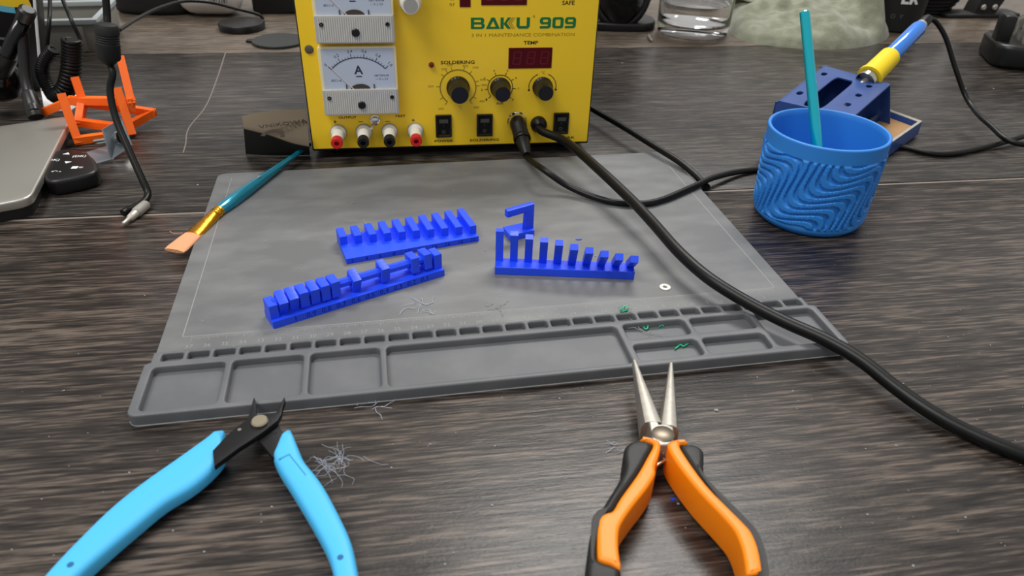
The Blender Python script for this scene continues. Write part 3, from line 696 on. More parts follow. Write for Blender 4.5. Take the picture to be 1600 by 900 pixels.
bkr = G_([(456, 383), (485, 378), (515, 380), (545, 397), (553, 425), (552, 480), (572, 515), (625, 585), (690, 665), (735, 722), (770, 790), (784, 868), (790, 900), (800, 1000), (790, 1090), (745, 1110), (715, 1070), (720, 980), (722, 892), (774, 884), (778, 866), (764, 790), (738, 728), (706, 690), (650, 632), (560, 540), (480, 430)])
for b_pts, o_pts in ((bkl, orl), (bkr, orr)):
    h_ = put('handle', prism(flat(sm(b_pts), pn, ZP), .001, ZP - .0004, .0026, bres=4), mat('black_grip', rgb(26, 26, 26), .5, bump=(700, .15, ONE)), pn)
    put('inner_grip', prism(flat(sm(o_pts), pn, ZP), .0016, ZP, .0018, bres=4), ORGR, h_, 'orange rubber inner grip')
def jaw(tip, tipw, root, rootw, zt, zr, ht, hr_):
    t0, t1 = at(*tip, zt) - pn.location, at(*root, zr) - pn.location
    d = (t0 - t1); d.z = 0; d.normalize(); s = Vector((-d.y, d.x, 0)); rings = []
    for k in range(7):
        f = k / 6; c = t1.lerp(t0, f); w = rootw * (1 - f) + tipw * f; h = hr_ * (1 - f) + ht * f
        rings.append([c + s * w * x + Vector((0, 0, h * z)) for x, z in ((-1, -1), (-1, -.35), (-.72, -.08), (-.25, 0), (.25, 0), (.72, -.08), (1, -.35), (1, -1))])
    return loft(rings, 30)
put('jaw', jaw((991.5, 562), .0010, (1021, 658), .0056, .0165, .0195, .0035, .0120), STEEL, pn)
put('jaw', jaw((1049, 566), .0010, (1046, 664), .0052, .0155, .0188, .0035, .0120), STEEL, pn)
jb = flat(N_([(272, 462), (330, 455), (342, 482), (390, 478), (438, 500), (446, 560), (440, 595), (402, 622), (350, 620), (300, 585)]), pn, .0195)
put('joint', prism(sm(jb, 2) if False else jb, .0065, .0195, .0008), STEEL, pn)
q = at(*N_([(370, 548)])[0], .0196) - pn.location
put('pivot', moved(lathe([(.0056, 0), (.0056, .0002), (.0051, .0006), (.0001, .0006)], 32), T(q.x, q.y, .0194)), mat('pivot_steel', rgb(128, 118, 104), .4, metal=1), pn)
s1 = [at(*p, .012) - pn.location for p in N_([(300, 782), (350, 742), (388, 722)])]
s2 = [at(*p, .011) - pn.location for p in N_([(372, 714), (410, 742), (470, 790)])]
put('spring', tube(s1, .0007, 8, 4), CHROME, pn); put('spring', tube(s2, .0007, 8, 4), CHROME, pn)

# ================================================================== cup with wave relief
cp = thing('pen_cup', 'blue printed cup with wavy ridge relief', 'cup', (.2372, .5420, 0), 0)
SEG = 420; prof = []
HC = .0725
for k in range(131):
    z = HC * k / 130; t = z / HC
    r = .0422 + .0026 * t
    if z < .006: r -= .0042 * (1 - z / .006) ** 2
    prof.append((r, z))
bm = bmesh.new(); rings = []
for r, z in prof:
    ring = []
    edge = min(1, max(0, (z - .0075) / .001)) * min(1, max(0, (.0615 - z) / .001))
    for j in range(SEG):
        a = 2 * pi * j / SEG; s_ = a * 43.0; h_ = z * 1000
        d_ = (s_ - h_) / math.sqrt(2); n_ = (s_ + h_) / math.sqrt(2)
        lam = 2 * pi * 43.0 / math.sqrt(2) / 4
        per = 2 * pi * 43.0 / math.sqrt(2) / 21
        ph = n_ + 13.5 * sin(2 * pi * d_ / lam + .6)
        w = cos(2 * pi * ph / per); w = max(0, min(1, 1.2 + 2.6 * w))
        rr = r + .0020 * edge * (w - .5)
        ring.append((rr * cos(a), rr * sin(a), z))
    rings.append(ring)
ri = .0418
for r, z in ((.0446, HC + .0006), (.0438, HC + .0010), (.0428, HC + .0010), (.0422, HC + .0004), (.0420, HC - .004), (.0412, .030), (.0404, .006), (.036, .0035), (.0002, .0035)):
    rings.append([(r * cos(2 * pi * j / SEG), r * sin(2 * pi * j / SEG), z) for j in range(SEG)])
ring_bridge(bm, rings); put('cup_body', from_bm(bm, 50), CUPB, cp)
# turquoise stick standing in the cup
b0 = Vector((.2285, .5120, .0042)); t0 = deep(1257, 17, .578)
b0 = deep(1277, 228, .535); dd = (t0 - b0); b0 = b0 + dd * ((.0062 - b0.z) / dd.z)
tk = thing('turquoise_stick', 'shiny turquoise round stick leaning in the blue cup', 'stick', (b0.x, b0.y, .0042))
a_, b_ = rel([b0, t0], tk); Ls = (b_ - a_).length
put('shaft', along(lathe([(.0040, 0), (.0043, .004), (.0037, Ls - .003)], 20), a_, b_), TEAL2, tk)
put('end_cap', along(lathe([(.0037, Ls - .003), (.0036, Ls - .0008), (.0028, Ls), (.0001, Ls)], 20), a_, b_), TEAL2, tk)

# ================================================================== iron stand
ZI = .052
c_bl, c_br, c_fr, c_fl = at(1284, 101, ZI), at(1392, 131, ZI), at(1333, 183, ZI), at(1212, 156, ZI)
sd = thing('iron_stand', 'navy blue bent metal soldering iron stand with sponge tray', 'stand', (((c_bl + c_fr) / 2).x, ((c_bl + c_fr) / 2).y, 0))
cc = [(v - sd.location) for v in (c_fl, c_fr, c_br, c_bl)]
def lerp2(u, v): return (cc[0].lerp(cc[1], u)).lerp(cc[3].lerp(cc[2], u), v)
def uvp(l): return [(lerp2(u, v).x, lerp2(u, v).y) for u, v in l]
hl_ = [uvp([(.33 + .26 * (x + 1) / 2, .02 + .80 * (y + 1) / 2) for x, y in rrect(-1, -1, 1, 1, .35)])]
for u in (.16, .80):
    for v in (.25, .52, .80): hl_.append(uvp([(u + .04 * cos(2 * pi * k / 14), v + .045 * sin(2 * pi * k / 14)) for k in range(14)]))
put('top_plate', prism(uvp([(.06, 0), (1, 0), (1, 1), (.06, 1)]), ZI - .0016, ZI, .0004, hl_), NAVY, sd)
def wall(u, z0, z1, th=.0016, curve=0):
    rings = []
    p, q = lerp2(u, 0), lerp2(u, 1); s = (lerp2(1, 0) - lerp2(0, 0)).normalized() * th
    bm = bmesh.new()
    rings = [[Vector((p.x, p.y, z)) , Vector((q.x, q.y, z)), Vector((q.x, q.y, z)) - s * (1 if u > .5 else -1), Vector((p.x, p.y, z)) - s * (1 if u > .5 else -1)] for z in (z0, z1)]
    return loft(rings)
def cross_wall(v):
    p, q = lerp2(0, v), lerp2(1, v); s = (lerp2(0, 1) - lerp2(0, 0)).normalized() * .0016 * (1 if v < .5 else -1)
    qb = (at(1391, 207, .0016) - sd.location) if v > .5 else q          # the rear sheet widens towards its foot
    return loft([[Vector((a.x, a.y, z)) for a in (p, e, e + s, p + s)] for z, e in ((.0016, qb), (ZI - .0015, q))])
put('back_wall', cross_wall(1), NAVY, sd)
put('front_wall', cross_wall(0), NAVY, sd)  # unseen sheet, added to keep the inside of the stand dark
# rounded shoulder on the other side
sh = []
for k in range(7):
    a = R(90 * k / 6); u = .06 - .06 * sin(a); z = ZI - .008 * (1 - cos(a)); sh.append((u, z))
sh.append((0, .0016))
outer_ = sh; rings = []
sdir = (lerp2(1, 0) - lerp2(0, 0)).normalized() * .0016
for u, z in sh:
    p, q = lerp2(u, 0), lerp2(u, 1); d = sdir * (1 if z < ZI - .004 else 0) + Vector((0, 0, 0 if z < ZI - .004 else -.0016))
    rings.append([Vector((p.x, p.y, z)), Vector((q.x, q.y, z)), Vector((q.x, q.y, z)) + d, Vector((p.x, p.y, z)) + d])
put('side_wall', loft(rings), NAVY, sd)
put('base_plate', prism(uvp([(0, 0), (1, 0), (1, 1), (0, 1)]), 0, .0016), NAVY, sd)
hp = (iron_a - (iron_b - iron_a).normalized() * .004) - sd.location
hq = (iron_a - (iron_b - iron_a).normalized() * .030) - sd.location
put('iron_holder', along(lathe([(.0098, -.004), (.0098, .006), (.0090, .006), (.0090, -.003)], 24, True), hp, iron_a + (iron_b - iron_a) - sd.location), CHROME, sd)
# tray beside it
tr = [at(1394, 173, .016), at(1440, 190, .016), at(1428, 211, .016), at(1370, 222, .016), at(1340, 195, .016)]
tx = [(v - sd.location) for v in (at(1386, 170, .016), at(1441, 190, .016), at(1392, 224, .016), at(1337, 200, .016))]
cx_ = sum((v.x for v in tx)) / 4; cy_ = sum((v.y for v in tx)) / 4
inn = [(cx_ + (v.x - cx_) * .86, cy_ + (v.y - cy_) * .86) for v in tx]
tr_ = put('sponge_tray', prism([(v.x, v.y) for v in tx], .0017, .016, .0004, [inn]), NAVY, sd)
put('tray_rim', prism([(v.x, v.y) for v in tx], .0160, .0166, 0, [inn]), STEEL, tr_)
put('sponge', prism([(cx_ + (x - cx_) * .97, cy_ + (y - cy_) * .97) for x, y in inn], .0018, .0110, .001), SPONGE, tr_)

# ================================================================== things at the back right
gl = thing('drinking_glass', 'clear glass tumbler with a little water on the back desk', 'glass', (.2505, 1.113, 0))
Rg = .052
put('tumbler', lathe([(.0002, 0), (.046, 0), (.050, .003), (.0515, .010), (.052, .02), (.055, .115), (.0535, .1155), (.0505, .030), (.048, .018), (.040, .0145), (.0002, .0135)], 48), GLASS, gl)
put('water', lathe([(.0002, .0137), (.0398, .0147), (.0478, .0182), (.0503, .0302), (.0508, .045), (.0002, .045)], 48), WATER, gl)
tag(put('metal_pin', along(lathe([(.0022, 0), (.0024, .004), (.0018, .005), (.0018, .022), (.0010, .025)], 12), at(1013, 56, .0026), at(1025, 73, .0026)), STEEL), 'short metal pin lying before the glossy black device', 'pin')
dv_ = thing('glossy_device', 'glossy black rounded device with curved side bands beside the glass', 'device', (.143, 1.13, 0))
rings = []
for k in range(15):
    z = .004 + .16 * k / 14; w = .036 * min(1, (.25 + k / 4.0)) ** .5 ; d = .030 * min(1, (.3 + k / 4.0)) ** .5
    rings.append([(w * cos(2 * pi * j / 32), d * sin(2 * pi * j / 32) - .006, z) for j in range(32)])
put('body', loft(rings, 60), BLKG, dv_)
bnd = [Vector((-.052, 0, .165)), Vector((-.048, 0, .11)), Vector((-.040, -.008, .055)), Vector((-.026, -.014, .020)), Vector((0, -.018, .009)), Vector((.026, -.014, .020)), Vector((.040, -.008, .055)), Vector((.043, 0, .11)), Vector((.044, 0, .165))]
put('side_band', tube(bnd, .0065, 12, 6), BLK, dv_)
put('base', prism(smooth_closed([(-.045, -.02, 0), (.045, -.02, 0), (.045, .04, 0), (-.045, .04, 0)], 6), 0, .012, .003), BLK, dv_)
put('rear_block', box(-.075, .012, 0, -.030, .06, .060, .004), BLKM, dv_)
# cloth heap
cl = thing('cloth', 'crumpled sage green cloth heaped on the back desk', 'cloth', (.43, 1.20, 0))
bm = bmesh.new(); NA, NR = 96, 30; rings = []
out_px = [(1136, 18), (1140, 48), (1160, 63), (1200, 71), (1260, 77), (1320, 77), (1365, 70), (1386, 60), (1380, 46)]
op = [at(x, y) - cl.location for x, y in out_px] + [Vector((.066, .02, 0)), Vector((.066, .12, 0)), Vector((.04, .20, 0)), Vector((-.02, .22, 0)), Vector((-.14, .20, 0)), Vector((-.17, .08, 0))]
ol = smooth_closed(op, 8); NA = len(ol)
from mathutils import noise as mn
for k in range(NR + 1):
    f = 1 - k / NR; ring = []
    for j, v in enumerate(ol):
        x, y = v.x * f, v.y * f
        hgt = .024 * (1 - f ** 2.6) ** .55 + .010 * (1 - f ** 8)
        fold = mn.noise(Vector((x * 13, y * 20, 1.3))) * .020 + mn.noise(Vector((x * 38, y * 62, 4.1))) * .009
        crease = .055 * math.exp(-((x - .062 + y * .30) / .014) ** 2)
        z = max(.001, hgt + (fold + crease) * (1 - f ** 6)) if k else 0
        ring.append((x, y, z))
    rings.append(ring)
ring_bridge(bm, rings); put('fabric', from_bm(bm, 80), CLOTH, cl)
tag(put('leather_pouch', prism(rrect(-.05, -.035, .05, .035, .012), 0, .022, .006), BROWN), 'brown leather pouch on top of the green cloth', 'pouch')
bpy.data.objects['leather_pouch'].location = (.445, 1.285, .040); bpy.data.objects['leather_pouch'].rotation_euler = (.1, 0, .3)
# black mug with white print
mgp = deep(1389, 40, 1.172); mg = thing('black_mug', 'matt black tumbler with white print behind the green cloth', 'tumbler', (mgp.x + .008, mgp.y + .014, 0))
put('mug_body', lathe([(.0002, 0), (.037, 0), (.040, .003), (.046, .14), (.044, .141), (.038, .01), (.0002, .008)], 40), BLKM, mg)
def wrap(me, r, ang0, z):
    for v in me.vertices:
        a = ang0 + v.co.x / r; v.co = Vector(((r + v.co.z) * cos(a), (r + v.co.z) * sin(a), z + v.co.y))
    return me
put('print', wrap(text('ER', .022, .0003, offs=.0008), .0421, R(-92), .043), PAPER, mg)
put('print', wrap(text('O  Y', .009, .0003), .0411, R(-108), .021), GINK, mg)
# desk clamp foot behind
fp = at(1530, 24); cf = thing('clamp_foot', 'black clamp foot with silver screws on the back desk', 'clamp', (fp.x, fp.y, 0), .16)
put('leg', loft([[(-.022, -.014, 0.006), (.016, -.014, .006), (.016, .014, .006), (-.022, .014, .006)], [(-.012, -.014, .05), (.034, -.014, .05), (.034, .014, .05), (-.012, .014, .05)], [(.004, -.014, .11), (.05, -.014, .11), (.05, .014, .11), (.004, .014, .11)]]), BLKM, cf)
put('foot_plate', prism(rrect(-.075, -.02, .062, .02, .008), 0, .0062, .002), BLKM, cf)
for x in (-.010, .010): put('screw', moved(lathe([(.005, 0), (.005, .002), (.003, .004), (.0001, .004)], 16), T(x, -.014, .016) @ RX(pi / 2)), CHROME, cf)
fp2 = at(1462, 27); tag(put('black_cable_coil', join(*[tube([Vector((fp2.x - .01 + (.045 + .004 * k) * cos(a), fp2.y + .045 + (.035 + .002 * k) * sin(a), .004 + .006 * k)) for a in [2 * pi * i / 20 for i in range(21)]], .0035, 8, 2) for k in range(5)]), RUB), 'coil of black cable beside the clamp foot', 'cable')
# black cradle tool on the right
fp = at(1590, 112); rt = thing('tool_cradle', 'black cradle holding a grey body with a brass rod', 'tool', (fp.x + .03, fp.y + .03, 0), -.25)
put('cradle', prism(rrect(-.052, -.032, .07, .06, .02), 0, .030, .006, bres=3), BLK, rt)
put('grey_body', loft([[(-.032 * s_ + .01, -.020 * s_, z), (.05 * s_, -.020 * s_, z), (.05 * s_, .045 * s_, z), (-.032 * s_ + .01, .045 * s_, z)] for z, s_ in ((.026, 1), (.050, .95), (.058, .75))], 50), mat('worn_grey', rgb(112, 110, 100), .7, noise=(90, rgb(70, 68, 62), .4, .6, ONE)), rt)
put('side_lug', box(-.050, -.010, .02, -.034, .02, .062, .004), BLK, rt)
put('rod', along(lathe([(.0032, 0), (.0032, .10)], 14), (-.020, .010, .045), (-.012, .010, .12)), STEEL, rt)

# ================================================================== left side things
sa, sb_, sc_ = at(112, 182, .016), at(47, 309, .016), at(0, 318, .016)
sl = thing('metal_slab', 'flat satin silver slab with rounded corner on black feet', 'slab', (sb_.x, sb_.y, 0))
e1_ = (sa - sb_); e1_.z = 0; e2_ = (sc_ - sb_); e2_.z = 0
d1 = e1_.normalized(); d2 = Vector((-d1.y, d1.x, 0)); ex_ = e2_.normalized()
pc = [Vector((0, 0, 0)), d1 * (e1_.length + .004), d1 * (e1_.length + .004) + ex_ * .22, ex_ * .22]
def round_poly(p, r, n=5):
    out = []
    for i in range(len(p)):
        a, b, c = p[i - 1], p[i], p[(i + 1) % len(p)]; u = (a - b).normalized(); w = (c - b).normalized()
        for k in range(n + 1):
            t = k / n; out.append(((b + u * r) * (1 - t) ** 2 + b * 2 * t * (1 - t) + (b + w * r) * t * t))
    return [(v.x, v.y) for v in out]
put('plate', prism(round_poly(pc, .010), .0085, .016, .0016, bres=3), SILV, sl)
put('underside', prism(round_poly([p * .97 + (d1 + ex_) * .003 for p in pc], .010), .0, .0086), BLKM, sl)
# remote
rm0 = at(107, 280); rm = thing('remote_control', 'small black D-shaped remote with white symbols', 'remote', (rm0.x, rm0.y, 0))
ZR = .0135
rmo = [(64, 268), (66, 250), (80, 238), (105, 232), (130, 236), (146, 246), (153, 262), (140, 271), (105, 279), (75, 282)]
put('body', prism(sm([(q.x, q.y) for q in [Vector((a, b, 0)) for a, b in flat(rmo, rm, ZR)]], 5), .0005, ZR, .003, bres=3), BLK, rm)
def glyph_r(s, px, py, sz, rot=0):
    q = at(px, py, ZR) - rm.location; put('button_mark', moved(text(s, sz, .0001), T(q.x, q.y - .002, ZR + .0001) @ RZ(.15 + rot)), PAPER, rm)
for px, py, up in ((105, 240, 1), (105, 254, -1)):
    q = at(px, py, ZR) - rm.location; s_ = .0030
    put('button_mark', moved(prism([(-s_, -s_ * .6 * up), (s_, -s_ * .6 * up), (0, s_ * .7 * up)], 0, .0002), T(q.x, q.y, ZR)), PAPER, rm)
glyph_r('(OK)', 83, 250, .0055); glyph_r('(DK)', 125, 244, .0055); glyph_r('\u21b6-', 88, 268, .0065); glyph_r('\u25a0=', 121, 262, .0065)
# orange printed frame
og = thing('orange_frame', 'orange printed open frame of slanting bars lying on its side', 'frame', (at(170, 205).x, at(170, 205).y, 0))
def bar(p, q, w=.0034, name='bar'):
    p, q = Vector(p) - og.location, Vector(q) - og.location; d = (q - p).normalized(); s = d.cross(Vector((0, 0, 1))); s = s.normalized() if s.length > .1 else Vector((1, 0, 0)); t = s.cross(d)
    rg = [[c + s * w * a + t * w * b for a, b in ((-1, -1), (1, -1), (1, 1), (-1, 1))] for c in (p - d * w * .8, q + d * w * .8)]
    put(name, loft(rg), ORG, og)
v1 = at(121, 219, .0044); v2 = at(166, 213, .0044); v3 = at(205, 206, .0044); v4 = at(203, 185, .012); v5 = at(238, 176, .012); v6 = at(205, 158, .030)
u1 = deep(97, 151, v1.y + .012); u3 = deep(184, 142, v3.y + .012); u6 = deep(189, 93, v6.y + .018); u2 = deep(118, 125, v2.y + .035)
m1 = deep(111, 157, v2.y + .03); m2 = deep(66, 176, v1.y + .035)
bar(v1, u1); bar(v1, at(190, 210, .0044)); bar(v3, u3); bar(m1, v5); bar(v5, at(205, 195, .006)); bar(v6, u6); bar(v6, at(205, 168, .024)); bar(m1, m2); bar(m1, v6); bar(u2, deep(129, 158, v2.y + .03)); bar(deep(129, 160, v2.y + .03), deep(124, 192, v2.y + .012)); bar(deep(122, 191, v2.y + .012), deep(178, 198, v2.y + .012))
# bracket with bolt
bk0 = at(178, 249); bk = thing('metal_bracket', 'zinc angle bracket with bolt in front of the orange frame', 'bracket', (bk0.x, bk0.y, 0))
q = [deep(x, y, Y) - bk.location for x, y, Y in ((161, 202, bk0.y + .006), (190, 185, bk0.y + .030), (207, 226, bk0.y + .020), (175, 249, bk0.y - .002))]
nn = (q[1] - q[0]).cross(q[3] - q[0]).normalized() * .0018
put('upright_plate', loft([[v for v in q], [v + nn for v in q]]), GREYM, bk)
fl_ = [at(x, y, .0012) - bk.location for x, y in ((135, 238), (168, 228), (178, 248), (150, 256))]
put('foot_plate', prism([(v.x, v.y) for v in fl_], 0, .0014), GREYM, bk)
c0 = sum(q, Vector()) / 4
nd = nn.normalized(); nd = nd if nd.x < 0 else -nd
put('bolt', along(lathe([(.0062, -.005), (.0062, -.0015), (.0026, -.001), (.0026, .026)], 14), c0, c0 + nd), CHROME, bk)
# ferrite lead with barrel plug
fl0 = at(225, 318); fe = thing('barrel_plug_lead', 'black lead with ferrite bead hanging down to a barrel plug on desk', 'lead', (fl0.x, fl0.y, 0))
lead = [deep(163, -60, .60), deep(164, -20, .595), deep(167, 20, .59), deep(168, 45, .585), deep(171, 95, .58), deep(176, 115, .575), deep(172, 142, .57), deep(181, 185, .56), deep(203, 238, .545), deep(222, 280, .533), deep(231, 303, .526), at(222, 318, .0050), at(200, 328, .0032), at(192, 333, .0028)]
put('wire', tube(rel(lead, fe), .0028, 12, 8), RUB, fe)
fa, fb = rel([deep(167, 40, .582), deep(170, 98, .580)], fe); Lf = (fb - fa).length
fr_ = put('ferrite_bead', along(lathe([(.0032, -.002), (.0072, -.001), (.0088, .002)] + [p for k in range(4) for p in ((.0088, .006 + k * .0018), (.0083, .0064 + k * .0018), (.0083, .0072 + k * .0018), (.0088, .0076 + k * .0018))] + [(.0088, Lf * .86), (.0082, Lf * .9), (.0060, Lf * .95), (.0046, Lf * 1.02)], 28), fa, fb), BLKM, fe)
ga, gb = rel([at(230, 318, .0042), at(193, 349, .0034)], fe); Lg = (gb - ga).length
pp = put('barrel_plug', along(lathe([(.0022, 0), (.0038, .002), (.0040, Lg * .45), (.0034, Lg * .5)], 20), ga, gb), mat('grey_moulding', rgb(150, 146, 138), .5), fe, 'pale grey plug')
put('plug_tip', along(lathe([(.0030, Lg * .48), (.0032, Lg * .55), (.0026, Lg * .74), (.0016, Lg * .78), (.0014, Lg), (.0008, Lg * 1.02)], 18), ga, gb), mat('pale_tip', rgb(206, 200, 190), .35, metal=.5), pp)
# product box
bx0 = at(66, 176); bx = thing('product_box', 'black product box with yellow and blue ring print and pale edge', 'box', (bx0.x * 1.07, (bx0.y + .012) * 1.07, 0), .40)
bx.rotation_euler = (0, .205, .40)
put('carton', box(-.16, 0, 0, 0, .06, .23, .0008), BOXB, bx)
put('pale_edge', box(-.0022, -.0006, .0, .0004, .0012, .23, .0003), PAPER, bx)
def face(me, x, z): return moved(me, T(x, -.0003, z) @ RX(pi / 2))
put('ring_print', face(arc(62, 205, 289, 15), -.024, .147), YINK, bx)
put('ring_print', face(arc(68, 225, 275, 6), -.024, .147), BINK, bx)
put('ring_print', face(arc(70, 282, 287.5, 9), -.024, .147), OINK, bx)
for x, z, w in ((-.030, .052, .032), (-.024, .014, .022), (-.026, .008, .016)): put('fine_print', face(prism([(-w / 2, -.0012), (w / 2, -.0012), (w / 2, .0012), (-w / 2, .0012)], 0, .0002), x, z), GINK, bx)
# gooseneck lamp arm standing on the slab
gn0 = at(8, 160, .016); gn = thing('gooseneck_arm', 'black gooseneck arm with ball foot standing on the silver slab', 'gooseneck', (gn0.x, gn0.y, .016))
yb = gn0.y
put('ball_foot', moved(lathe([(.010, 0), (.018, .004), (.0215, .016), (.020, .028), (.013, .038), (.009, .046)], 32), T(-.006, .010, 0)), BLKG, gn)
nk = [deep(2, 118, yb + .01), deep(10, 92, yb), deep(20, 66, yb - .005), deep(33, 40, yb - .008), deep(40, 24, yb - .01)]
put('sleeve', tube(rel([deep(-6, 128, yb + .01), deep(2, 106, yb), deep(12, 84, yb)], gn), .0098, 20, 5), BLK, gn)
nks = smooth_open(rel(nk, gn), 18); 
put('flexible_neck', tube(nks, lambda t: .0058 + .0009 * (1 if int(t * 72) % 2 else 0), 14, 1, False), BLKG, gn)
put('neck_end', along(lathe([(.0074, -.004), (.0074, .006), (.005, .008)], 18), nks[-1], nks[-1] + (nks[-1] - nks[-3])), BLK, gn)
# stand tube on slab
tb0 = at(57, 184, .016); tb = thing('cable_tube', 'black tube bent down onto the silver slab corner', 'tube', (tb0.x, tb0.y, .016))
tp = [deep(35, 40, tb0.y + .035), deep(37, 80, tb0.y + .030), deep(40, 120, tb0.y + .022), deep(46, 150, tb0.y + .012), tb0 + Vector((0, 0, .006))]
put('hose', tube(rel(tp, tb), .0050, 14, 8), BLK, tb)
put('end_sleeve', along(lathe([(.0068, 0), (.0072, .004), (.0062, .024), (.005, .026)], 18), (0, 0, .0005), Vector(rel(tp, tb)[3])), BLK, tb)
# coiled microphone cable
yc = at(100, 190).y + .02
ck = thing('coiled_cord', 'black coiled spring cord dangling beside the product box', 'cord', (at(100, 190).x, yc, 0))
cpath = smooth_open(rel([deep(112, 62, yc), deep(112, 90, yc), deep(109, 120, yc - .004), deep(99, 145, yc - .006), deep(84, 148, yc), deep(72, 130, yc + .004), deep(66, 110, yc + .006), deep(72, 92, yc + .008), deep(84, 78, yc + .008)], ck), 60)
n_ = len(cpath); hel = []
nrm = Vector((1, 0, 0))
for i in range(n_):
    tn = (cpath[min(i + 1, n_ - 1)] - cpath[max(i - 1, 0)]).normalized(); nrm = (nrm - tn * nrm.dot(tn)).normalized(); bn = tn.cross(nrm)
    f = i / n_; rr = .0074 if f < .40 else .0074 + (.0046 - .0074) * min(1, (f - .40) / .15)
    a = 2 * pi * i / 11.0; hel.append(cpath[i] + (nrm * cos(a) + bn * sin(a)) * rr)
put('coil', tube(hel, .0020, 7, 2), RUB, ck)
put('cord_core', tube(cpath[::6], lambda t: .0046 - .0020 * t, 10, 1, False), RUB, ck)
for k, (a, b) in enumerate((((78, -30, .10), (73, 80, .02)), ((90, -20, .10), (126, 62, .02)))):
    tag(put('thin_wire', tube([deep(a[0], a[1], yc + a[2]), deep((a[0] + b[0]) / 2 + (2 if k == 0 else -1), (a[1] + b[1]) / 2, yc + .03), deep(b[0], b[1], yc + b[2])], .0019, 10, 8), RUB),
        ('thin black wire hanging straight before the grey tray' if k == 0 else 'thin black wire slanting down to the coiled cord'), 'wire')
tag(put('paper_scrap', prism([((at(x, y).x), at(x, y).y) for x, y in ((64, 140), (128, 142), (132, 158), (112, 172), (70, 176))], 0, .0006), PAPER), 'white paper scrap under the orange frame and coiled cord', 'paper')
# grey tray / bin behind
tr0 = at(105, 83); gb_ = thing('grey_tray', 'open grey metal tray with pale rim behind the wires', 'tray', (tr0.x, tr0.y, 0), .24)
w_, d_, h_ = .105, .10, .034
for n_, b_ in (('front_wall', (-w_, 0, 0, w_ * .40, .003, h_)), ('back_wall', (-w_, d_, 0, w_ * .40, d_ + .003, h_)), ('side_wall', (-w_, .003, 0, -w_ + .003, d_, h_)), ('side_wall', (w_ * .40 - .003, .003, 0, w_ * .40, d_, h_)), ('tray_floor', (-w_ + .003, .003, 0, w_ * .40 - .003, d_, .003))):
    put(n_, box(*b_, .0006), mat('grey_sheet', rgb(140, 138, 130), .5, metal=.2), gb_)
put('rim', prism([(-w_ - .002, -.004), (w_ * .40 + .002, -.004), (w_ * .40 + .002, d_ + .006), (-w_ - .002, d_ + .006)], h_, h_ + .006, .0006, [[(-w_ + .005, .005), (w_ * .40 - .005, .005), (w_ * .40 - .005, d_ - .003), (-w_ + .005, d_ - .003)]]), mat('pale_grey_rim', rgb(158, 164, 166), .5), gb_)
for x in (.02, .045): put('rib', box(x, -.004, .002, x + .006, 0, h_ - .002, .0008), mat('grey_sheet', rgb(112, 110, 102)), gb_)
# sandpaper curled
sp0 = at(430, 232); sp = thing('sandpaper_sheet', 'curled dark sandpaper sheet with tan printed back beside station', 'sandpaper', (sp0.x, sp0.y, 0))
bk_ = [at(378, 182, .034), at(400, 176, .038), at(440, 172, .040), at(479, 170, .041)]
fr1 = [at(381, 200, .030), at(420, 210, .026), at(455, 222, .020), at(483, 228, .017)]
rings = []
th = Vector((0, 0, -.0007))
A1 = smooth_open(rel(bk_, sp), 5); B1 = smooth_open(rel(fr1, sp), 5)
def sheet(Aa, Bb, off, nseg=6, belly=0):
    rg = []
    for a, b in zip(Aa, Bb):
        top = [a.lerp(b, k / nseg) + Vector((0, 0, belly * sin(pi * k / nseg))) for k in range(nseg + 1)]
        rg.append(top + [p + off for p in top[::-1]])
    return loft(rg, 60)
put('paper_back', sheet(A1, B1, th, 6, .003), SANDK, sp, 'tan printed back')
C1 = smooth_open(rel([at(384, 241, .0008), at(420, 243, .0008), at(455, 243, .0008), at(484, 242, .0008)], sp), 5)
B2 = [p + Vector((0, -.0009, -.0006)) for p in B1]
put('grit_face', sheet(B2, C1, Vector((0, .0012, 0)), 6, 0), SANDB, sp, 'dark gritty side')
pA, pB = at(406, 203, .033), at(465, 186, .038)
me = text('VNIKOW\u0410', .0085, .0002, 'LEFT'); dd_ = pB - pA
mtx = T(*(pA - sp.location)) @ RZ(math.atan2(dd_.y, dd_.x)) @ RX(.12) @ T(0, 0, .0012); me.transform(mtx)
put('print', me, SANDI, sp)
q = at(428, 214, .031) - sp.location
put('print', moved(prism([(.010 * cos(R(a)), .010 * sin(R(a))) for a in range(0, 181, 12)] + [(.0065 * cos(R(a)), .0065 * sin(R(a))) for a in range(180, -1, -12)], 0, .0004), T(q.x, q.y - .003, q.z + .0015) @ RX(.25)), SANDI, sp)
# two black discs, white bottle, black things behind
d1_ = at(370, 52); tag(put('round_puck', moved(lathe([(.0002, 0), (.030, 0), (.031, .001), (.031, .0085), (.0302, .0095), (.0002, .0095)], 48), T(0, .012, 0)), BLK), 'thick round black puck on the brown back desk', 'disc')
bpy.data.objects['round_puck'].location = (d1_.x, d1_.y + .012, 0)
d2_ = at(430, 72); dk = thing('lens_cap', 'flat round dark cap with a small side tab', 'cap', (d2_.x, d2_.y + .018, 0))
put('disc', lathe([(.0002, 0), (.034, 0), (.0345, .001), (.0345, .003), (.034, .0036), (.0002, .0036)], 48), mat('dark_green_black', rgb(40, 42, 40), .5), dk)
put('tab', prism([(-.042, -.006), (-.030, -.010), (-.030, .006), (-.042, .0)], .0005, .003, .0006), BLK, dk)
wb = at(337, 20); wbt = thing('white_bottle', 'white plastic bottle lying down with a barcode label', 'bottle', (wb.x, wb.y - .004, .0), .08)
rings = []
for k in range(13):
    x = -.045 + .090 * k / 12; e = 1 - abs(x / .046) ** 5; ry, rz_ = .040 * max(e, .15) ** .5, .034 * max(e, .15) ** .5
    rings.append([(x, ry * cos(2 * pi * j / 28), .034 + rz_ * sin(2 * pi * j / 28)) for j in range(28)])
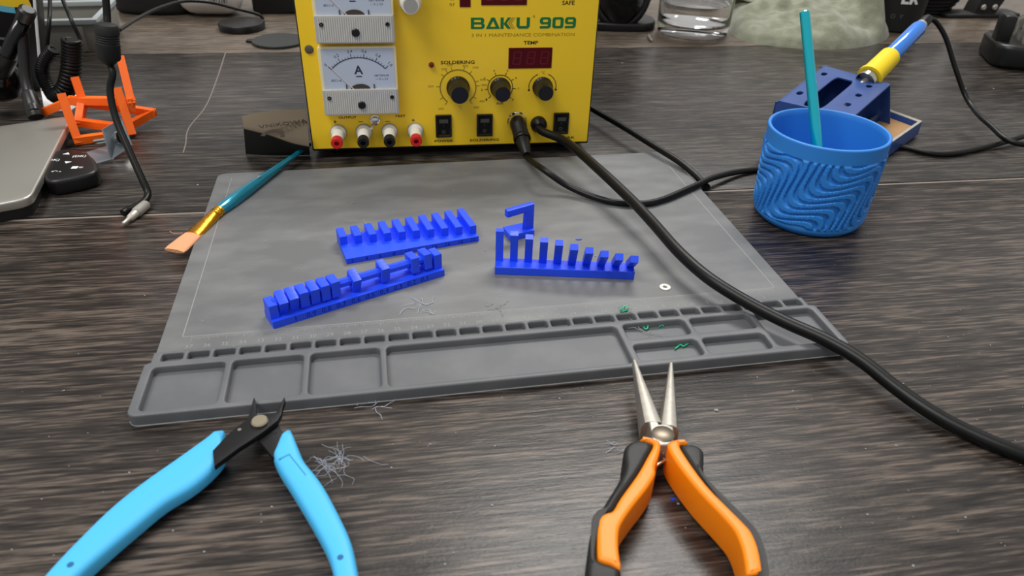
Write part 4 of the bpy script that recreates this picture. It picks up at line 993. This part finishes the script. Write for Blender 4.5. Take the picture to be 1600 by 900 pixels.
put('bottle_body', loft(rings, 70), WHITE, wbt)
lb_ = solid_strips([(k * .0022 * (1 + .1 * (k % 3)), 0, k * .0022 * (1 + .1 * (k % 3)) + .0007 + .0005 * (k % 2), .012) for k in range(11)], 0, .0002)
put('barcode', moved(lb_, T(.008, -.0402, .024) @ RX(pi / 2 - .08)), INK, wbt)
b1_ = at(255, 26); tag(put('black_case', prism(smooth_closed([(-.05, 0, 0), (.045, -.004, 0), (.055, .05, 0), (.04, .10, 0), (-.05, .10, 0)], 6), 0, .055, .008, bres=3), BLKM), 'low matt black case beside the white bottle', 'case')
bpy.data.objects['black_case'].location = (b1_.x - .022, b1_.y + .012, 0)
b2_ = at(430, 22); ad = thing('black_adapter', 'black power adapter with small lamp behind the station', 'adapter', (b2_.x + .01, b2_.y + .02, 0), .15)
put('housing', prism(rrect(-.045, -.02, .06, .03, .008), 0, .034, .004, bres=3), BLK, ad)
put('pilot_lamp', moved(lathe([(.003, 0), (.003, .001), (.0001, .0022)], 14), T(.022, -.020, .012) @ RX(pi / 2)), WHT, ad)
tag(put('background_wire', tube([deep(186, 47, .80), deep(215, 29, .90), deep(250, 12, .98), deep(288, 2, 1.05), deep(330, 4, 1.08), deep(370, 14, 1.09), deep(402, 22, 1.10), at(412, 30, .0030)], .0022, 8, 8), RUB), 'thin black wire looping in front of the white bottle', 'wire')

# ================================================================== small scraps
def bit(name, me, m, label, cat, group=None): return tag(put(name, me, m), label, cat, group)
w0 = at(1039, 449.5, Z_S); wsh = bit('washer', prism(circ(0, 0, .0037, 28), 0, .0008, .0001, [circ(0, 0, .0016, 20)]), WHT, 'small white washer on the mat', 'washer'); wsh.location = (w0.x, w0.y, Z_S)
bit('green_curl', tube([at(x, y, z) for x, y, z in ((970, 485, .0072), (974, 480, .0066), (979, 479, .0068), (979, 484, .0062), (972, 487, .0062))], .0008, 8, 5), GRNP, 'green plastic curl on the tray edge below the washer', 'scrap')
bit('green_hook', tube([at(x, y, z) for x, y, z in ((1004, 506, .0034), (1008, 514, .0034), (1012, 512, .0036), (1012, 500, .005))], .0006, 8, 5), GRNP, 'green plastic hook shaped scrap in the upper tray pocket', 'scrap')
bit('green_curl', tube([at(x, y, .0033) for x, y in ((1055, 545), (1063, 539), (1068, 541), (1075, 537))], .0006, 8, 5), GRNP, 'green plastic scrap in the lower tray pocket', 'scrap')
bit('green_flake', tube([at(x, y, .0033) for x, y in ((1030, 511), (1034, 508), (1037, 510))], .0005, 6, 4), GRNP, 'tiny green flake beside the green hook', 'scrap')
def tuft(name, cx, cy, z, spread, n, m, label, r=.00016):
    rnd = random.Random(cx); ms = []; c = at(cx, cy, z)
    for k in range(n):
        a = rnd.uniform(0, 2 * pi); p = c + Vector((rnd.gauss(0, spread * .4), rnd.gauss(0, spread * .4), 0)); pts = []
        for j in range(5):
            pts.append(p + Vector((0, 0, r + abs(rnd.gauss(0, .0008))))); a += rnd.gauss(0, .6); p = p + Vector((cos(a), sin(a), 0)) * spread * rnd.uniform(.15, .45)
        ms.append(tube(pts, r, 4, 3))
    o = tag(put(name, join(*ms), m), label, 'fibres'); return o
tuft('fibre_tuft', 523, 728, .0, .011, 34, FIBR, 'tuft of pale plastic hairs on desk beside the cutter handle', .00007)
tuft('fibre_strands', 662, 478, Z_S, .0095, 9, FIBR, 'loose bluish strands on the mat below the beaded bar', .00014)
tuft('fibre_strands', 596, 632, 0, .010, 6, FIBR, 'pale strands sticking out under the mat front edge', .00014)
tuft('fibre_strands', 960, 704, 0, .006, 5, FIBR, 'short pale strands on desk left of the pliers', .00014)
tuft('fibre_strands', 775, 481, Z_S, .006, 5, PRINT_G, 'white strands lying across the mat ruler', .00014)
tuft('fibre_strands', 560, 352, Z_S, .009, 4, PRINT_G, 'white strands behind the toothed comb', .00016)
tuft('fibre_strands', 1000, 512, .003, .008, 6, PRINT_G, 'white shavings in the tray pocket with the green hook', .00018)
tuft('fibre_strands', 975, 480, Z_T, .005, 5, PRINT_G, 'white shavings beside the green curl', .0002)
# crumbs everywhere: uncountable
rnd = random.Random(3); bm = bmesh.new()
def crumb(bm, p, s):
    b = bmesh.ops.create_icosphere(bm, subdivisions=1, radius=s)
    for v in b['verts']: v.co = Vector((v.co.x * rnd.uniform(.6, 1.8), v.co.y * rnd.uniform(.6, 1.4), v.co.z * .6)) + p
for k in range(230):
    px, py = rnd.uniform(0, 1600), rnd.uniform(250, 890); p = at(px, py)
    lx = (p - MATO).dot(Vector((cos(MTH), sin(MTH), 0))); ly = (p - MATO).dot(Vector((-sin(MTH), cos(MTH), 0)))
    on = -.006 < lx < .414 and -.008 < ly < .304
    if on and ly < .052: continue
    s = rnd.choice((.00022, .0003, .0003, .0005)); crumb(bm, Vector((p.x, p.y, (Z_S if on else 0) + s * .4)), s)
for px, py, s in ((72, 202, .0008), (311, 298, .0008), (552, 326, .0007), (634, 302, .0006), (1508, 139, .0012), (1552, 139, .0008), (972, 99, .0009), (1120, 642, .0010), (1060, 788, .0007), (985, 806, .0008), (960, 798, .0006), (1000, 566, .0005)):
    p = at(px, py); crumb(bm, Vector((p.x, p.y, s * .5 + (Z_S if 300 < px < 700 and 290 < py < 340 else 0))), s)
o = tag(put('dust_crumbs', from_bm(bm), PRINT_G), 'white dust and crumbs scattered over the mat and desk', 'dust'); o['kind'] = 'stuff'
for px, py, z in ((817, 374, Z_S), (904, 375, Z_S)): 
    p = at(px, py, z)
    if px == 904: bit('blue_flake', moved(prism([(-.0022, 0), (0, -.0006), (.0024, .0004), (0, .0010)], 0, .0006), T(p.x, p.y, z)), BLUE, 'tiny blue flake behind the leaning fins', 'scrap')
p = at(1051, 781); bit('blue_flake', moved(prism([(-.0014, 0), (0, -.0007), (.0014, .0003), (0, .0008)], 0, .0005), T(p.x, p.y, 0)), BLUE, 'tiny blue flake on desk between the plier handles', 'scrap')
# long scratches in the desk finish
sc1 = [at(x, y) for x, y in ((352, 83), (340, 120), (322, 165), (295, 200), (290, 225), (286, 239))]
bit('desk_scratch', tube([p + Vector((0, 0, -.0004)) for p in sc1], .0008, 6, 6), BAND, 'long pale scratch curving over the middle desk', 'scratch')
